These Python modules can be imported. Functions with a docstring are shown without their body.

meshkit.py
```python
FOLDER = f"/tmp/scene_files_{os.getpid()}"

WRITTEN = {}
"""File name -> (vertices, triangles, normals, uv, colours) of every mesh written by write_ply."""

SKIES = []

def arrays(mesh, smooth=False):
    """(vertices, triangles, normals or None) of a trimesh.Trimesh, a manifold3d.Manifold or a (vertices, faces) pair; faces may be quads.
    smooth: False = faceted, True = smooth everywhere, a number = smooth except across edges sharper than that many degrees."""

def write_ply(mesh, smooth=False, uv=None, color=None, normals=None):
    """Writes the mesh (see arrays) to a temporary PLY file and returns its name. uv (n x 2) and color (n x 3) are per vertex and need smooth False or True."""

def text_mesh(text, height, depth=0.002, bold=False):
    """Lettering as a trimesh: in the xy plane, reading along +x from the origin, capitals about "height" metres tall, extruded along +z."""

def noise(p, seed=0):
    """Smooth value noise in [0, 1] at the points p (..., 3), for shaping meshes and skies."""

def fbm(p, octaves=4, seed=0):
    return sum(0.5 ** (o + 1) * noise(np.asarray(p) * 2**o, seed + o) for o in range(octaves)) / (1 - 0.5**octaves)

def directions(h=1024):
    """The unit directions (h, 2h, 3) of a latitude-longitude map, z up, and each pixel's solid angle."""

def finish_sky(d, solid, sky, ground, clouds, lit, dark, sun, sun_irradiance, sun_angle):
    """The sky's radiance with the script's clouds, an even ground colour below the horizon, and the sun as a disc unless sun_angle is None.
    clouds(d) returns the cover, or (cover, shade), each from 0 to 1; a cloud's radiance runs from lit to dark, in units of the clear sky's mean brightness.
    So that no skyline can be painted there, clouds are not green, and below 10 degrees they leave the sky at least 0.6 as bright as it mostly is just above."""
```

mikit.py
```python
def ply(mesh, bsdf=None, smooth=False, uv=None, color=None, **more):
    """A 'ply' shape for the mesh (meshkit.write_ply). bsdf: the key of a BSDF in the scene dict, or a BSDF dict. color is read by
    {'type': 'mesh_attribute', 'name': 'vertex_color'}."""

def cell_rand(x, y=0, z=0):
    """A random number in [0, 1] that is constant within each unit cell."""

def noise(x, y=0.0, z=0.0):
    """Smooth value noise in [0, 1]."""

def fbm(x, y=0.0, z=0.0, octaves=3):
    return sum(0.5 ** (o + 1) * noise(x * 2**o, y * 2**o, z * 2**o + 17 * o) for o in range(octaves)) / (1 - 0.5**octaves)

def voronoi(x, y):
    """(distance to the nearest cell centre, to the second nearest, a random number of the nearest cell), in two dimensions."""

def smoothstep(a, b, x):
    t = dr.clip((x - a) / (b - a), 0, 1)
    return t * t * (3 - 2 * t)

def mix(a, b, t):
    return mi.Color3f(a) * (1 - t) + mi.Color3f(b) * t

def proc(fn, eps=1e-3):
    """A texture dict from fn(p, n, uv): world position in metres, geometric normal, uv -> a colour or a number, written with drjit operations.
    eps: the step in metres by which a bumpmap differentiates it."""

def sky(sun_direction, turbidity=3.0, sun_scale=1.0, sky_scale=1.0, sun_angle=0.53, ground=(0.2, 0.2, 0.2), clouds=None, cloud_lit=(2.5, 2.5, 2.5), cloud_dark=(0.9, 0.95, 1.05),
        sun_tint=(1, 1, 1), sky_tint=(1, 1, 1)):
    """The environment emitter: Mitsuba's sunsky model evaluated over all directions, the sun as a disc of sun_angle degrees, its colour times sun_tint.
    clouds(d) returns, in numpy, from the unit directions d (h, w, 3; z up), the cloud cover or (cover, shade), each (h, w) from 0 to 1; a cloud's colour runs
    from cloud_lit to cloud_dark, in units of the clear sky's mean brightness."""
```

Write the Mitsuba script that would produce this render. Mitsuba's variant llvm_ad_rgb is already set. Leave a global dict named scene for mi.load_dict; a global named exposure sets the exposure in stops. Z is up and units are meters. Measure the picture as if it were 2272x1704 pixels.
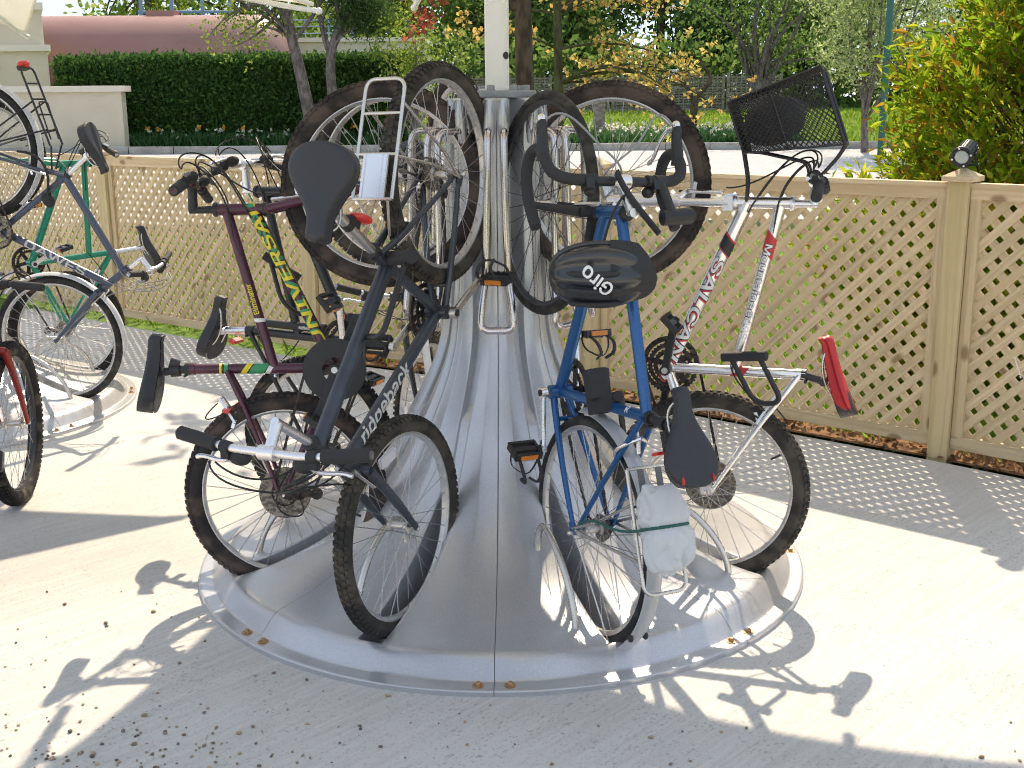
import math, random
import numpy as np, trimesh, mitsuba as mi, drjit as dr
import mikit, meshkit
from mikit import proc, noise, fbm, smoothstep, mix, cell_rand
from shapely.geometry import Polygon
import shapely.affinity as aff

V = np.array
PI = math.pi
rng = np.random.default_rng(7)
scene = {'type': 'scene'}
labels = {}
T4 = mi.ScalarTransform4f

# ------------------------------------------------------------------ camera, sky, exposure
exposure = 2.3
CAM = V([0.0, -3.995, 1.592]); PITCH, YAW, ROLL = .2358, .0105, -.0074
Fw = V([math.sin(YAW)*math.cos(PITCH), math.cos(YAW)*math.cos(PITCH), -math.sin(PITCH)])
Rt = V([math.cos(YAW), -math.sin(YAW), 0]); Up = np.cross(Rt, Fw) - ROLL*Rt
scene['camera'] = {'type': 'perspective', 'fov': math.degrees(2*math.atan(1136/2585.5)), 'fov_axis': 'x',
                   'near_clip': .05, 'far_clip': 900.,
                   'to_world': T4().look_at(origin=list(CAM), target=list(CAM+Fw), up=list(Up))}
SUN = V([.109, .673, .731])
def thin_cloud(d):                      # milky spring sky: thin bright cloud nearly everywhere, as in the gaps between the trees
    return np.clip(.62+.9*(meshkit.fbm(d*V([2.2, 2.2, 4.5])+3, 4)-.5), 0, 1)
scene['sky'] = mikit.sky(SUN, turbidity=3.0, sun_scale=1.0, sky_scale=1.0, ground=(.25, .27, .2), clouds=thin_cloud, cloud_lit=(2.25, 2.42, 2.7))

# ------------------------------------------------------------------ materials
def mat(name, d, two=True):
    scene[name] = {'type': 'twosided', 'bsdf': d} if two else d
    return name
def rgb(*c): return {'type': 'rgb', 'value': list(c)}
def pr(col, rough=.5, metallic=0., spec=.5, coat=0., **k):
    return dict(type='principled', base_color=col if isinstance(col, dict) else rgb(*col), roughness=rough, metallic=metallic, specular=spec, clearcoat=coat, clearcoat_gloss=.9, **k)

def tone(c1, c2, f, o=3, lo=.35, hi=.65):
    return proc(lambda p, n, uv: mix(c1, c2, smoothstep(lo, hi, fbm(p.x*f, p.y*f, p.z*f, o))))

def concrete_fn(p, n, uv):
    s, t = p.x*.70 + p.y*.71, p.y*.70 - p.x*.71          # the brush went across diagonally
    brush = fbm(s*5, t*110, 1.7, 3)
    blotch = fbm(p.x*1.3, p.y*1.3, 0, 4)
    pit = smoothstep(.82, .88, noise(s*95, t*190))*smoothstep(.35, .6, noise(p.x*9, p.y*9, 4))
    c = mix((.47, .455, .425), (.57, .555, .525), smoothstep(.3, .7, brush*.45 + blotch*.55))
    c = c*(1 - .10*smoothstep(.55, .75, fbm(p.x*.55+9, p.y*.55, 2, 4)))
    grit = smoothstep(.70, .80, noise(p.x*210, p.y*210))
    return mix(c, (.27, .26, .25), dr.minimum(.7, pit*.5 + grit*.24))
def concrete_b(p, n, uv):
    s, t = p.x*.70 + p.y*.71, p.y*.70 - p.x*.71
    return noise(s*6, t*130)*.6 + noise(s*90, t*160)*.5
mat('m_concrete', {'type': 'bumpmap', 'arbitrary': proc(concrete_b, 2e-3), 'scale': .0022, 'bsdf': pr(proc(concrete_fn), .9, spec=.2)})
mat('m_road', pr(proc(lambda p, n, uv: mix((.34, .33, .325), (.42, .41, .405), fbm(p.x*9, p.y*9, 0, 4))), .85, spec=.3))
mat('m_roadpaint', pr((.62, .61, .58), .8))
mat('m_kerb', pr(tone((.30, .29, .27), (.40, .39, .37), 5), .85))
mat('m_earth', pr(tone((.10, .055, .03), (.22, .13, .07), 22, 4), .95, spec=.1))
mat('m_lawn', pr(proc(lambda p, n, uv: mix((.07, .13, .02), (.13, .21, .035), smoothstep(.3, .7, fbm(p.x*1.2, p.y*1.2, 0, 3)*.5 + noise(p.x*25, p.y*25)*.5))), .9, spec=.2))
mat('m_podsilver', pr(proc(lambda p, n, uv: mix((.47, .48, .50), (.54, .55, .575), smoothstep(.3, .7, noise(p.x*420, p.y*420, p.z*420)*.6 + fbm(p.x*6, p.y*6, p.z*6, 3)*.4))), .29, .55, .5, coat=.35))
mat('m_poddark', pr((.30, .31, .33), .5, .3))
mat('m_seam', pr((.012, .012, .014), .9))
mat('m_boltrust', pr(tone((.36, .18, .08), (.50, .34, .20), 160), .55, .5))
mat('m_chrome', {'type': 'roughconductor', 'material': 'Cr', 'alpha': .06, 'specular_reflectance': rgb(1., .97, .92)})
mat('m_steel', {'type': 'roughconductor', 'material': 'Al', 'alpha': .22, 'specular_reflectance': rgb(.72, .70, .66)})
mat('m_alu', {'type': 'roughconductor', 'material': 'Al', 'alpha': .18, 'specular_reflectance': rgb(.86, .86, .88)})
mat('m_polish', {'type': 'roughconductor', 'material': 'Al', 'alpha': .10, 'specular_reflectance': rgb(.93, .92, .92)})
mat('m_rim', pr(tone((.50, .50, .50), (.60, .59, .57), 40), .35, .75))
mat('m_rimdark', pr((.05, .05, .055), .35, .4))
mat('m_spoke', {'type': 'roughconductor', 'material': 'Al', 'alpha': .25, 'specular_reflectance': rgb(.5, .5, .5)})
mat('m_spokedark', pr((.03, .03, .03), .5, .3))
mat('m_tyre', pr(proc(lambda p, n, uv: mix((.022, .022, .023), (.085, .070, .052), smoothstep(.5, .75, fbm(p.x*24, p.y*24, p.z*24, 3)))), .85, spec=.25))
mat('m_tyredusty', pr(proc(lambda p, n, uv: mix((.038, .036, .034), (.085, .074, .060), smoothstep(.35, .7, fbm(p.x*20, p.y*20, p.z*20, 3)))), .9, spec=.2))
mat('m_tyrebrown', pr(proc(lambda p, n, uv: mix((.034, .030, .029), (.095, .072, .060), smoothstep(.4, .7, fbm(p.x*16, p.y*16, p.z*16, 3)))), .88, spec=.2))
mat('m_tyreslick', pr(proc(lambda p, n, uv: mix((.025, .025, .026), (.06, .055, .048), smoothstep(.45, .75, fbm(p.x*30, p.y*30, p.z*30, 3)))), .8, spec=.3))
mat('m_black', pr((.018, .018, .020), .42))
mat('m_gloss', pr((.016, .017, .022), .18, .0, .5, coat=.9))
mat('m_blackmatt', pr((.026, .026, .029), .75))
mat('m_saddle', pr(proc(lambda p, n, uv: mix((.020, .021, .026), (.032, .033, .040), noise(p.x*500, p.y*500, p.z*500))), .5, spec=.5))
mat('m_grip', pr((.028, .028, .030), .8))
mat('m_greypad', pr((.14, .14, .145), .6))
mat('m_greasy', pr(tone((.015, .013, .012), (.06, .045, .035), 90), .5, .35))
mat('m_cassette', pr(tone((.10, .085, .07), (.26, .235, .20), 120), .4, .75))
mat('m_cable', pr((.014, .014, .015), .45))
mat('m_cablegrey', pr((.26, .265, .27), .5))
mat('m_purple', pr(tone((.052, .007, .022), (.075, .012, .034), 12), .3, .15, .5, coat=.6))
mat('m_slate', pr(tone((.030, .036, .050), (.042, .050, .066), 14), .33, .2, .5, coat=.5))
mat('m_blue', pr(proc(lambda p, n, uv: mix((.012, .080, .235), (.018, .110, .30), noise(p.x*300, p.y*300, p.z*300))), .25, .45, .5, coat=.8))
mat('m_navy', pr((.012, .022, .085), .35, .2, .5, coat=.5))
mat('m_teal', pr((.004, .23, .14), .3, .1, .5, coat=.6))
mat('m_greyblue', pr((.055, .072, .11), .33, .25, .5, coat=.5))
mat('m_blackframe', pr((.016, .017, .020), .3, .1, .5, coat=.5))
mat('m_redframe', pr((.25, .02, .015), .35, .1, .5, coat=.4))
mat('m_yellow', pr((.72, .60, .03), .45))
mat('m_decalgreen', pr((.04, .28, .12), .45))
mat('m_decalwhite', pr((.72, .72, .72), .45))
mat('m_decalgrey', pr((.50, .49, .46), .45))
mat('m_decalblack', pr((.02, .02, .022), .45))
mat('m_decalred', pr((.52, .035, .04), .42))
mat('m_redlens', pr((.60, .03, .02), .22, coat=.6))
mat('m_amber', pr((.62, .20, .02), .3, coat=.4))
mat('m_clearlens', pr((.62, .60, .62), .25, coat=.4))
mat('m_guard', pr((.46, .47, .49), .38, .3))
mat('m_guardwhite', pr((.62, .63, .65), .38, .1))
mat('m_bag', {'type': 'principledthin', 'base_color': rgb(.74, .76, .78), 'roughness': .42, 'diff_trans': .55, 'eta': 1.4}, False)
mat('m_cord', pr((.025, .10, .085), .7))
mat('m_white', pr((.74, .735, .70), .4, coat=.3))
mat('m_cream', pr(proc(lambda p, n, uv: mix((.58, .52, .40), (.64, .58, .46), fbm(p.x*3, p.y*3, p.z*3, 4))), .85, spec=.2))
mat('m_creamtrim', pr((.70, .65, .55), .8, spec=.2))
mat('m_brownroof', pr(proc(lambda p, n, uv: mix((.26, .13, .105), (.32, .165, .135), fbm(p.x*1.5, p.y*3, p.z*3, 3))), .42, .0, .6))
mat('m_darkvoid', pr((.035, .03, .03), .8))
mat('m_rail', pr((.16, .25, .36), .5))
mat('m_canvas', {'type': 'principledthin', 'base_color': proc(lambda p, n, uv: mix((.80, .78, .68), (.84, .82, .73), noise(p.x*60, p.y*60, p.z*60))), 'roughness': .8, 'diff_trans': .42}, False)
mat('m_greenpole', pr((.012, .10, .075), .4, coat=.3))
mat('m_glass', {'type': 'dielectric', 'int_ior': 1.5}, False)
mat('m_lampglass', pr((.42, .46, .46), .12, coat=.8))
mat('m_lampbody', pr((.018, .02, .026), .4, .2))

def wood_fn(a, b, knots=True):
    def f(p, n, uv):
        u, v = uv.x, uv.y
        ring = noise(u*1.6 + 3*noise(u*.7, v*4), v*95 + 5*noise(u*1.1, v*9))
        fine = noise(u*14, v*420)
        c = mix(a, b, smoothstep(.25, .75, ring*.7 + fine*.3))
        c = c*(.88 + .24*cell_rand(dr.floor(u*.05), 3, 1))
        ku, kv = u*1.35, v*14
        kd = dr.sqrt(dr.square(ku - dr.floor(ku) - .2 - .6*cell_rand(dr.floor(ku), 5, 2))*26 + dr.square(kv - dr.floor(kv) - .5)*.9)
        k = (1 - smoothstep(.12, .34, kd))*dr.select(cell_rand(dr.floor(ku), dr.floor(kv), 8) > .72, 1., 0.)
        return mix(c, (.20, .115, .055), k*.75)
    return f
WOODS = []
for i, (a, b) in enumerate([((.55, .43, .255), (.65, .53, .335)), ((.60, .465, .285), (.69, .56, .37)), ((.51, .40, .245), (.62, .51, .325)), ((.55, .44, .235), (.63, .52, .305))]):
    WOODS.append(mat(f'm_pine_{i}', pr(proc(wood_fn(a, b)), .75, spec=.25)))
mat('m_oldwood', pr(tone((.17, .15, .125), (.28, .25, .21), 18), .9, spec=.1))
def bark(name, a, b, f=26):
    mat(name, {'type': 'bumpmap', 'arbitrary': proc(lambda p, n, uv: fbm(p.x*f*1.4, p.y*f*1.4, p.z*f*.35, 3), 3e-3), 'scale': .012, 'bsdf': pr(proc(lambda p, n, uv: mix(a, b, smoothstep(.3, .7, fbm(p.x*f, p.y*f, p.z*f*.3, 4)))), .92, spec=.15)})
bark('m_bark', (.055, .042, .03), (.13, .10, .072)); bark('m_barkgrey', (.10, .085, .08), (.20, .175, .165)); bark('m_barkgreen', (.06, .06, .03), (.12, .12, .065))
def leaf(name, cols, rough=.5, trans=.5, spec=1.45):
    def f(p, n, uv):
        r = cell_rand(dr.floor(uv.x*997.), 1, 1)
        c = mi.Color3f(cols[0])
        for i, q in enumerate(cols[1:]):
            c = dr.select(r > (i+1)/len(cols), mi.Color3f(q), c)
        return c*(.8 + .4*cell_rand(dr.floor(uv.x*997.), 7, 2))
    return mat(name, {'type': 'principledthin', 'base_color': proc(f), 'roughness': rough, 'diff_trans': trans*2, 'eta': spec}, False)
leaf('m_laurel', [(.045, .105, .03), (.06, .13, .035), (.09, .18, .045)], .25, .40, 1.5)
leaf('m_yellowshrub', [(.26, .38, .02), (.36, .44, .03), (.44, .46, .035), (.18, .32, .02), (.34, .40, .03), (.24, .36, .02), (.40, .24, .03)], .30, .6)
leaf('m_lime', [(.22, .30, .05), (.28, .34, .07), (.17, .26, .05)], .4, .55)
leaf('m_midgreen', [(.10, .18, .045), (.14, .23, .06), (.19, .27, .07)], .45, .55)
leaf('m_darkgreen', [(.05, .10, .035), (.07, .13, .045), (.095, .155, .05)], .45, .45)
leaf('m_amberleaf', [(.56, .46, .12), (.62, .52, .18), (.54, .36, .12)], .5, .55)
leaf('m_chestnut', [(.07, .13, .03), (.10, .17, .035), (.12, .16, .03)], .45, .5)
leaf('m_redflower', [(.34, .10, .06), (.40, .16, .09), (.28, .07, .05)], .6, .5)
leaf('m_palegreen', [(.38, .46, .20), (.46, .52, .28), (.30, .40, .15)], .35, .6)
leaf('m_grass', [(.16, .27, .03), (.20, .32, .04), (.24, .34, .05)], .5, .6)
leaf('m_daffleaf', [(.05, .13, .045), (.07, .16, .06), (.10, .20, .07)], .45, .45)
leaf('m_petal', [(.75, .74, .66), (.78, .76, .60), (.70, .70, .62)], .6, .5)
leaf('m_orangepetal', [(.75, .36, .06), (.7, .42, .08)], .6, .4)
leaf('m_deadleaf', [(.16, .09, .045), (.22, .13, .07), (.11, .07, .045), (.30, .22, .13)], .7, .3)
mat('m_hedgecore', pr((.06, .125, .035), .9))
STONES = [mat('m_gravel', pr(proc(lambda p, n, uv: mix((.12, .10, .09), (.40, .29, .18), cell_rand(dr.floor(uv.x*997.), 2, 2))*(.6+.8*cell_rand(dr.floor(uv.x*997.), 5, 2))), .8))]

# ------------------------------------------------------------------ scene bookkeeping
def numbered(k):
    if not any(q == k or q.startswith(k+'__') for q in scene): return k
    i = 1
    while any(q == f'{k}_{i:03d}' or q.startswith(f'{k}_{i:03d}__') for q in scene): i += 1
    return f'{k}_{i:03d}'
_used = set(scene)
_count = {}
def newkey(k):
    if k not in _used: _used.add(k); return k
    i = _count.get(k, 0)
    while True:
        i += 1
        q = f'{k}_{i:03d}'
        if q not in _used: _count[k] = i; _used.add(q); return q
def thing(name, label, cat, group=None):
    k = newkey(name); labels[k] = {'label': label, 'category': cat}
    if group: labels[k]['group'] = group
    return k
def obj(name, mesh, m, parent=None, smooth=False, **kw):
    k = newkey(parent+'__'+name if parent else name)
    scene[k] = mikit.ply(mesh, m, smooth, **kw)
    return k
def struct(name, mesh, m, smooth=False):
    k = obj(name, mesh, m, None, smooth); labels[k] = {'label': name.replace('_', ' '), 'kind': 'structure'}; return k
def tag(k, label, cat=None, group=None, kind=None):
    d = {'label': label}
    if cat: d['category'] = cat
    if group: d['group'] = group
    if kind: d['kind'] = kind
    labels[k] = d; return k

# ------------------------------------------------------------------ mesh helpers
def cat(ms): return trimesh.util.concatenate([m for m in ms if m is not None])
def unit(v): v = V(v, float); return v/max(np.linalg.norm(v), 1e-12)
def rnd(pts, r, n=6):
    """polyline with rounded corners"""
    pts = [V(p, float) for p in pts]; out = [pts[0]]
    for a, b, c in zip(pts, pts[1:], pts[2:]):
        d1, d2 = unit(a-b), unit(c-b); k = min(r, .48*np.linalg.norm(a-b), .48*np.linalg.norm(c-b))
        p, q = b+d1*k, b+d2*k
        for t in np.linspace(0, 1, n): out.append((1-t)**2*p + 2*t*(1-t)*b + t*t*q)
    return out + [pts[-1]]
def spline(pts, n=24):
    from scipy.interpolate import CubicSpline
    pts = V(pts, float); s = np.r_[0, np.cumsum(np.linalg.norm(np.diff(pts, axis=0), axis=1))]
    return CubicSpline(s, pts)(np.linspace(0, s[-1], n))
def tube(pts, r, sides=10, closed=False, caps=True, flat=1.):
    p = V(pts, float); n = len(p); r = np.broadcast_to(V(r, float), (n,))
    t = np.gradient(p, axis=0) if not closed else np.roll(p, -1, 0)-np.roll(p, 1, 0)
    t /= np.linalg.norm(t, axis=1, keepdims=True)+1e-12
    a = np.cross(t[0], [0, 0, 1.] if abs(t[0][2]) < .9 else [1., 0, 0]); a /= np.linalg.norm(a)
    A = np.empty_like(p)
    for i in range(n):
        a = a - t[i]*(a@t[i]); a /= np.linalg.norm(a)+1e-12; A[i] = a
    B = np.cross(t, A); ang = np.arange(sides)*2*PI/sides
    v = (p[:, None] + r[:, None, None]*(np.cos(ang)[None, :, None]*A[:, None]*flat + np.sin(ang)[None, :, None]*B[:, None])).reshape(-1, 3)
    m = n if closed else n-1
    i, j = np.meshgrid(np.arange(m), np.arange(sides), indexing='ij'); i2 = (i+1) % n; j2 = (j+1) % sides
    q = np.stack([i*sides+j, i2*sides+j, i2*sides+j2, i*sides+j2], -1).reshape(-1, 4)
    q = q[:, ::-1]
    f = np.vstack([q[:, [0, 1, 2]], q[:, [0, 2, 3]]])
    if caps and not closed:
        k = len(v); v = np.vstack([v, p[0], p[-1]])
        jj = np.arange(sides); b = (n-1)*sides
        f = np.vstack([f, np.stack([jj, (jj+1) % sides, jj*0+k], 1), np.stack([b+(jj+1) % sides, b+jj, jj*0+k+1], 1)])
    return trimesh.Trimesh(v, f, process=False)
def cyl(a, b, r, sides=16, r2=None): return tube([a, b], [r, r if r2 is None else r2], sides)
def box(c, s, R=None):
    m = trimesh.creation.box(extents=s)
    if R is not None: m.vertices = m.vertices @ V(R, float)     # rows of R are the box axes
    m.vertices += V(c, float); return m
def axes(x, hint=(0, 0, 1)):
    x = unit(x); z = V(hint, float); z = z-x*(z@x)
    if np.linalg.norm(z) < 1e-6: z = V([1., 0, 0])-x*x[0]
    z = unit(z); return V([x, np.cross(z, x), z])
def bar(a, b, w, h, hint=(0, 0, 1)):
    a, b = V(a, float), V(b, float); return box((a+b)/2, [np.linalg.norm(b-a), w, h], axes(b-a, hint))
def cbar(a, b, w, h, hint=(0, 0, 1), c=None):
    """bar with chamfered long edges"""
    a, b = V(a, float), V(b, float); c = c or min(w, h)*.12; R = axes(b-a, hint)
    y, z = w/2, h/2
    sec = [(-y+c, -z), (y-c, -z), (y, -z+c), (y, z-c), (y-c, z), (-y+c, z), (-y, z-c), (-y, -z+c)]
    v = V([P + R[1]*p + R[2]*q for P in (a, b) for p, q in sec]); f = []
    for i in range(8):
        j = (i+1) % 8; f += [[i, 8+j, j], [i, 8+i, 8+j]]
    for i in range(1, 7): f += [[0, i, i+1], [8, 8+i+1, 8+i]]
    m = trimesh.Trimesh(v, f, process=False)
    return m if m.volume >= 0 else trimesh.Trimesh(v, V(f)[:, ::-1], process=False)
def lathe(prof, n=48, axis=1, a0=0., a1=2*PI):
    """closed profile (rho, h) about a local axis"""
    P = V(prof, float); full = abs(a1-a0-2*PI) < 1e-6; k = len(P)
    ang = np.linspace(a0, a1, n, endpoint=not full)
    c, s = np.cos(ang), np.sin(ang)
    v = np.zeros((n, k, 3)); o = [(2, 0), (0, 2), (0, 1)][axis] if axis != 1 else (0, 2)
    v[..., o[0]] = c[:, None]*P[:, 0]; v[..., o[1]] = s[:, None]*P[:, 0]; v[..., axis] = P[:, 1]
    v = v.reshape(-1, 3); m = n if full else n-1
    i, j = np.meshgrid(np.arange(m), np.arange(k), indexing='ij'); i2 = (i+1) % n; j2 = (j+1) % k
    q = np.stack([i*k+j, i*k+j2, i2*k+j2, i2*k+j], -1).reshape(-1, 4)
    me = trimesh.Trimesh(v, np.vstack([q[:, [0, 1, 2]], q[:, [0, 2, 3]]]), process=False)
    if full and me.volume < 0: me.invert()
    return me
def ball(c, r, n=1):
    m = trimesh.creation.icosphere(n); m.vertices = m.vertices*V(r, float)+V(c, float); return m
def grid(fn, us, vs):
    g = V([[fn(u, v) for v in vs] for u in us], float); n, k = len(us), len(vs)
    i, j = np.meshgrid(np.arange(n-1), np.arange(k-1), indexing='ij')
    q = np.stack([i*k+j, i*k+j+1, (i+1)*k+j+1, (i+1)*k+j], -1).reshape(-1, 4)
    return trimesh.Trimesh(g.reshape(-1, 3), np.vstack([q[:, [0, 1, 2]], q[:, [0, 2, 3]]]), process=False)
def prism(poly, h0, h1):
    m = trimesh.creation.extrude_polygon(poly, h1-h0, engine='earcut'); m.vertices[:, 2] += h0; return m
def uvbox(c, s, R, u0):
    """box with 24 vertices and uv in metres along its long axis"""
    s = V(s)/2; vs, fs, uv = [], [], []
    for ax in range(3):
        for sg in (-1, 1):
            o = [k for k in range(3) if k != ax]; k0 = len(vs)
            for a, b in ((-1, -1), (1, -1), (1, 1), (-1, 1)):
                p = np.zeros(3); p[ax] = sg*s[ax]; p[o[0]] = a*s[o[0]]; p[o[1]] = b*s[o[1]]; vs.append(p)
                uv.append((p[0]+u0, (p[1] if ax != 1 else p[2])+u0*.37 + ax*.11))
            t = [[k0, k0+1, k0+2], [k0, k0+2, k0+3]]
            nrm = np.cross(vs[k0+1]-vs[k0], vs[k0+2]-vs[k0])
            fs += t if nrm[ax]*sg > 0 else [x[::-1] for x in t]
    v = V(vs) @ V(R, float) + V(c, float)
    return trimesh.Trimesh(v, fs, process=False), V(uv)
def leaves(P, size, rs, asp=.5, up=0., bend=.0, dirs=None):
    """one mesh of rhombic leaves at the points P; uv.x is a random number per leaf"""
    n = len(P); size = np.broadcast_to(size, (n,))*rs.uniform(.7, 1.3, n)
    d = rs.normal(size=(n, 3)) if dirs is None else dirs + rs.normal(size=(n, 3))*.45
    d[:, 2] += up; d /= np.linalg.norm(d, axis=1, keepdims=True)
    s = np.cross(d, rs.normal(size=(n, 3))); s /= np.linalg.norm(s, axis=1, keepdims=True)
    nn = np.cross(d, s)
    L = size[:, None]; w = L*asp/2
    a = P; b = P+d*L*.45+s*w+nn*w*bend; c = P+d*L - nn*L*bend*.6; e = P+d*L*.45-s*w+nn*w*bend
    v = np.stack([a, b, c, e], 1).reshape(-1, 3); k = np.arange(n)[:, None]*4
    f = np.vstack([k+[0, 1, 2], k+[0, 2, 3]])
    uv = np.repeat(rs.random((n, 1)), 4, 0); uv = np.hstack([uv, np.tile([0., .5, 1., .5], n)[:, None]])
    return trimesh.Trimesh(v, f, process=False), uv

# ------------------------------------------------------------------ ground outside: terrain, road, kerb
def terrain(x, y):
    d = np.maximum(0, np.asarray(y, float)+4-8.0)
    return .04*np.minimum(d, 45)*np.clip(d/3, 0, 1) + .02*np.maximum(0, d-45)*0
FENCE = V([[-6.25, 7.62], [-4.55, 6.15], [-2.90, 4.79], [-1.18, 3.42], [.535, 2.40], [2.02, 1.113], [3.44, -.24], [4.75, -1.70]])
outer = [(p[0]-.05, p[1]-.06) for p in FENCE]
apron = Polygon([(-16, 7.7)] + [tuple(outer[0])] + outer[1:] + [(8, -5.2), (8, -14), (-16, -14)])
struct('concrete_ground', prism(apron, -.12, 0), 'm_concrete')
def sheet(xs, ys, dz): return grid(lambda x, y: (x, y, float(terrain(x, y))+dz), xs, ys)
struct('grass_ground', sheet(np.r_[-160, -60, np.linspace(-30, 30, 41), 60, 160], np.r_[-30, np.linspace(-6, 60, 67), 90, 160, 300], -.03), 'm_lawn', True)
struct('road', sheet(np.r_[-60, np.linspace(-30, 30, 31), 60], np.linspace(9.4, 20.4, 14), -.012), 'm_road', True)
struct('road_marking', sheet(np.linspace(3.3, 5.6, 4), np.linspace(12.2, 13.0, 3), -.006), 'm_roadpaint', True)
kerb = cat([cat([box((x, 20.55, float(terrain(x, 20.55))+.05), (.90, .16, .16)) for x in np.arange(-20, 24, .92)]),
            cat([box((x, 9.28, float(terrain(x, 9.28))+.03), (.90, .14, .12)) for x in np.arange(-14, 16, .92)])])
struct('kerb', kerb, 'm_kerb')
tg = newkey('earth_strip')
scene[tg] = mikit.ply(cat([sheet_ for sheet_ in [grid(lambda u, v, a=a, b=b: (*(a[:2]*(1-u)+b[:2]*u + unit([-(b-a)[1], (b-a)[0]])*(v)), .004), [0, 1], [-.05, .32]) for a, b in zip(FENCE[3:-1], FENCE[4:])]]), 'm_earth')
labels[tg] = {'label': 'earth strip under the fence', 'kind': 'structure'}

# ------------------------------------------------------------------ cycle racks
PROF = V([(.150, 1.612), (.183, 1.60), (.186, 1.58), (.180, 1.50), (.178, 1.30), (.181, 1.10), (.189, .95), (.204, .82), (.231, .73), (.272, .64), (.318, .555), (.358, .47),
          (.412, .385), (.482, .30), (.562, .23), (.655, .175), (.755, .132), (.855, .10), (.925, .085), (.950, .080), (.966, .074), (.978, .065), (.996, .046), (1.012, .029), (1.018, .0235), (1.024, .0205), (1.032, .0198), (1.060, .0190), (1.066, .0180), (1.0695, .0155), (1.070, .012), (1.070, 0)])
def densify(P, k=3):
    from scipy.interpolate import PchipInterpolator
    s = np.r_[0, np.cumsum(np.linalg.norm(np.diff(P, axis=0), axis=1))]
    t = np.interp(np.linspace(0, len(P)-1, (len(P)-1)*k+1), np.arange(len(P)), s)
    return np.stack([PchipInterpolator(s, P[:, i])(t) for i in (0, 1)], 1)
PD = densify(PROF)
def slot_floor(r, z):
    if z > 1.15: d = 1.
    elif z > .88: d = (z-.88)/.27
    else: d = 0.
    d = d*d*(3-2*d)
    rn = r-.022-.030*smooth01((.75-r)/.35)*(z < .95)
    up = V([rn*(1-d)+.085*d, z])
    e = np.clip((r-.36)/.16, 0, 1)*(z < .6); e = e*e*(3-2*e)
    fl = V([r, min(z-.001, max(.010, .352-math.sqrt(max(.0, .345**2-(r-.768)**2))-.004) if r > .76 else .010)]); nrm = V([r-.018, z-.012])
    return up if z > .6 else nrm*(1-e)+fl*e
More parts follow.
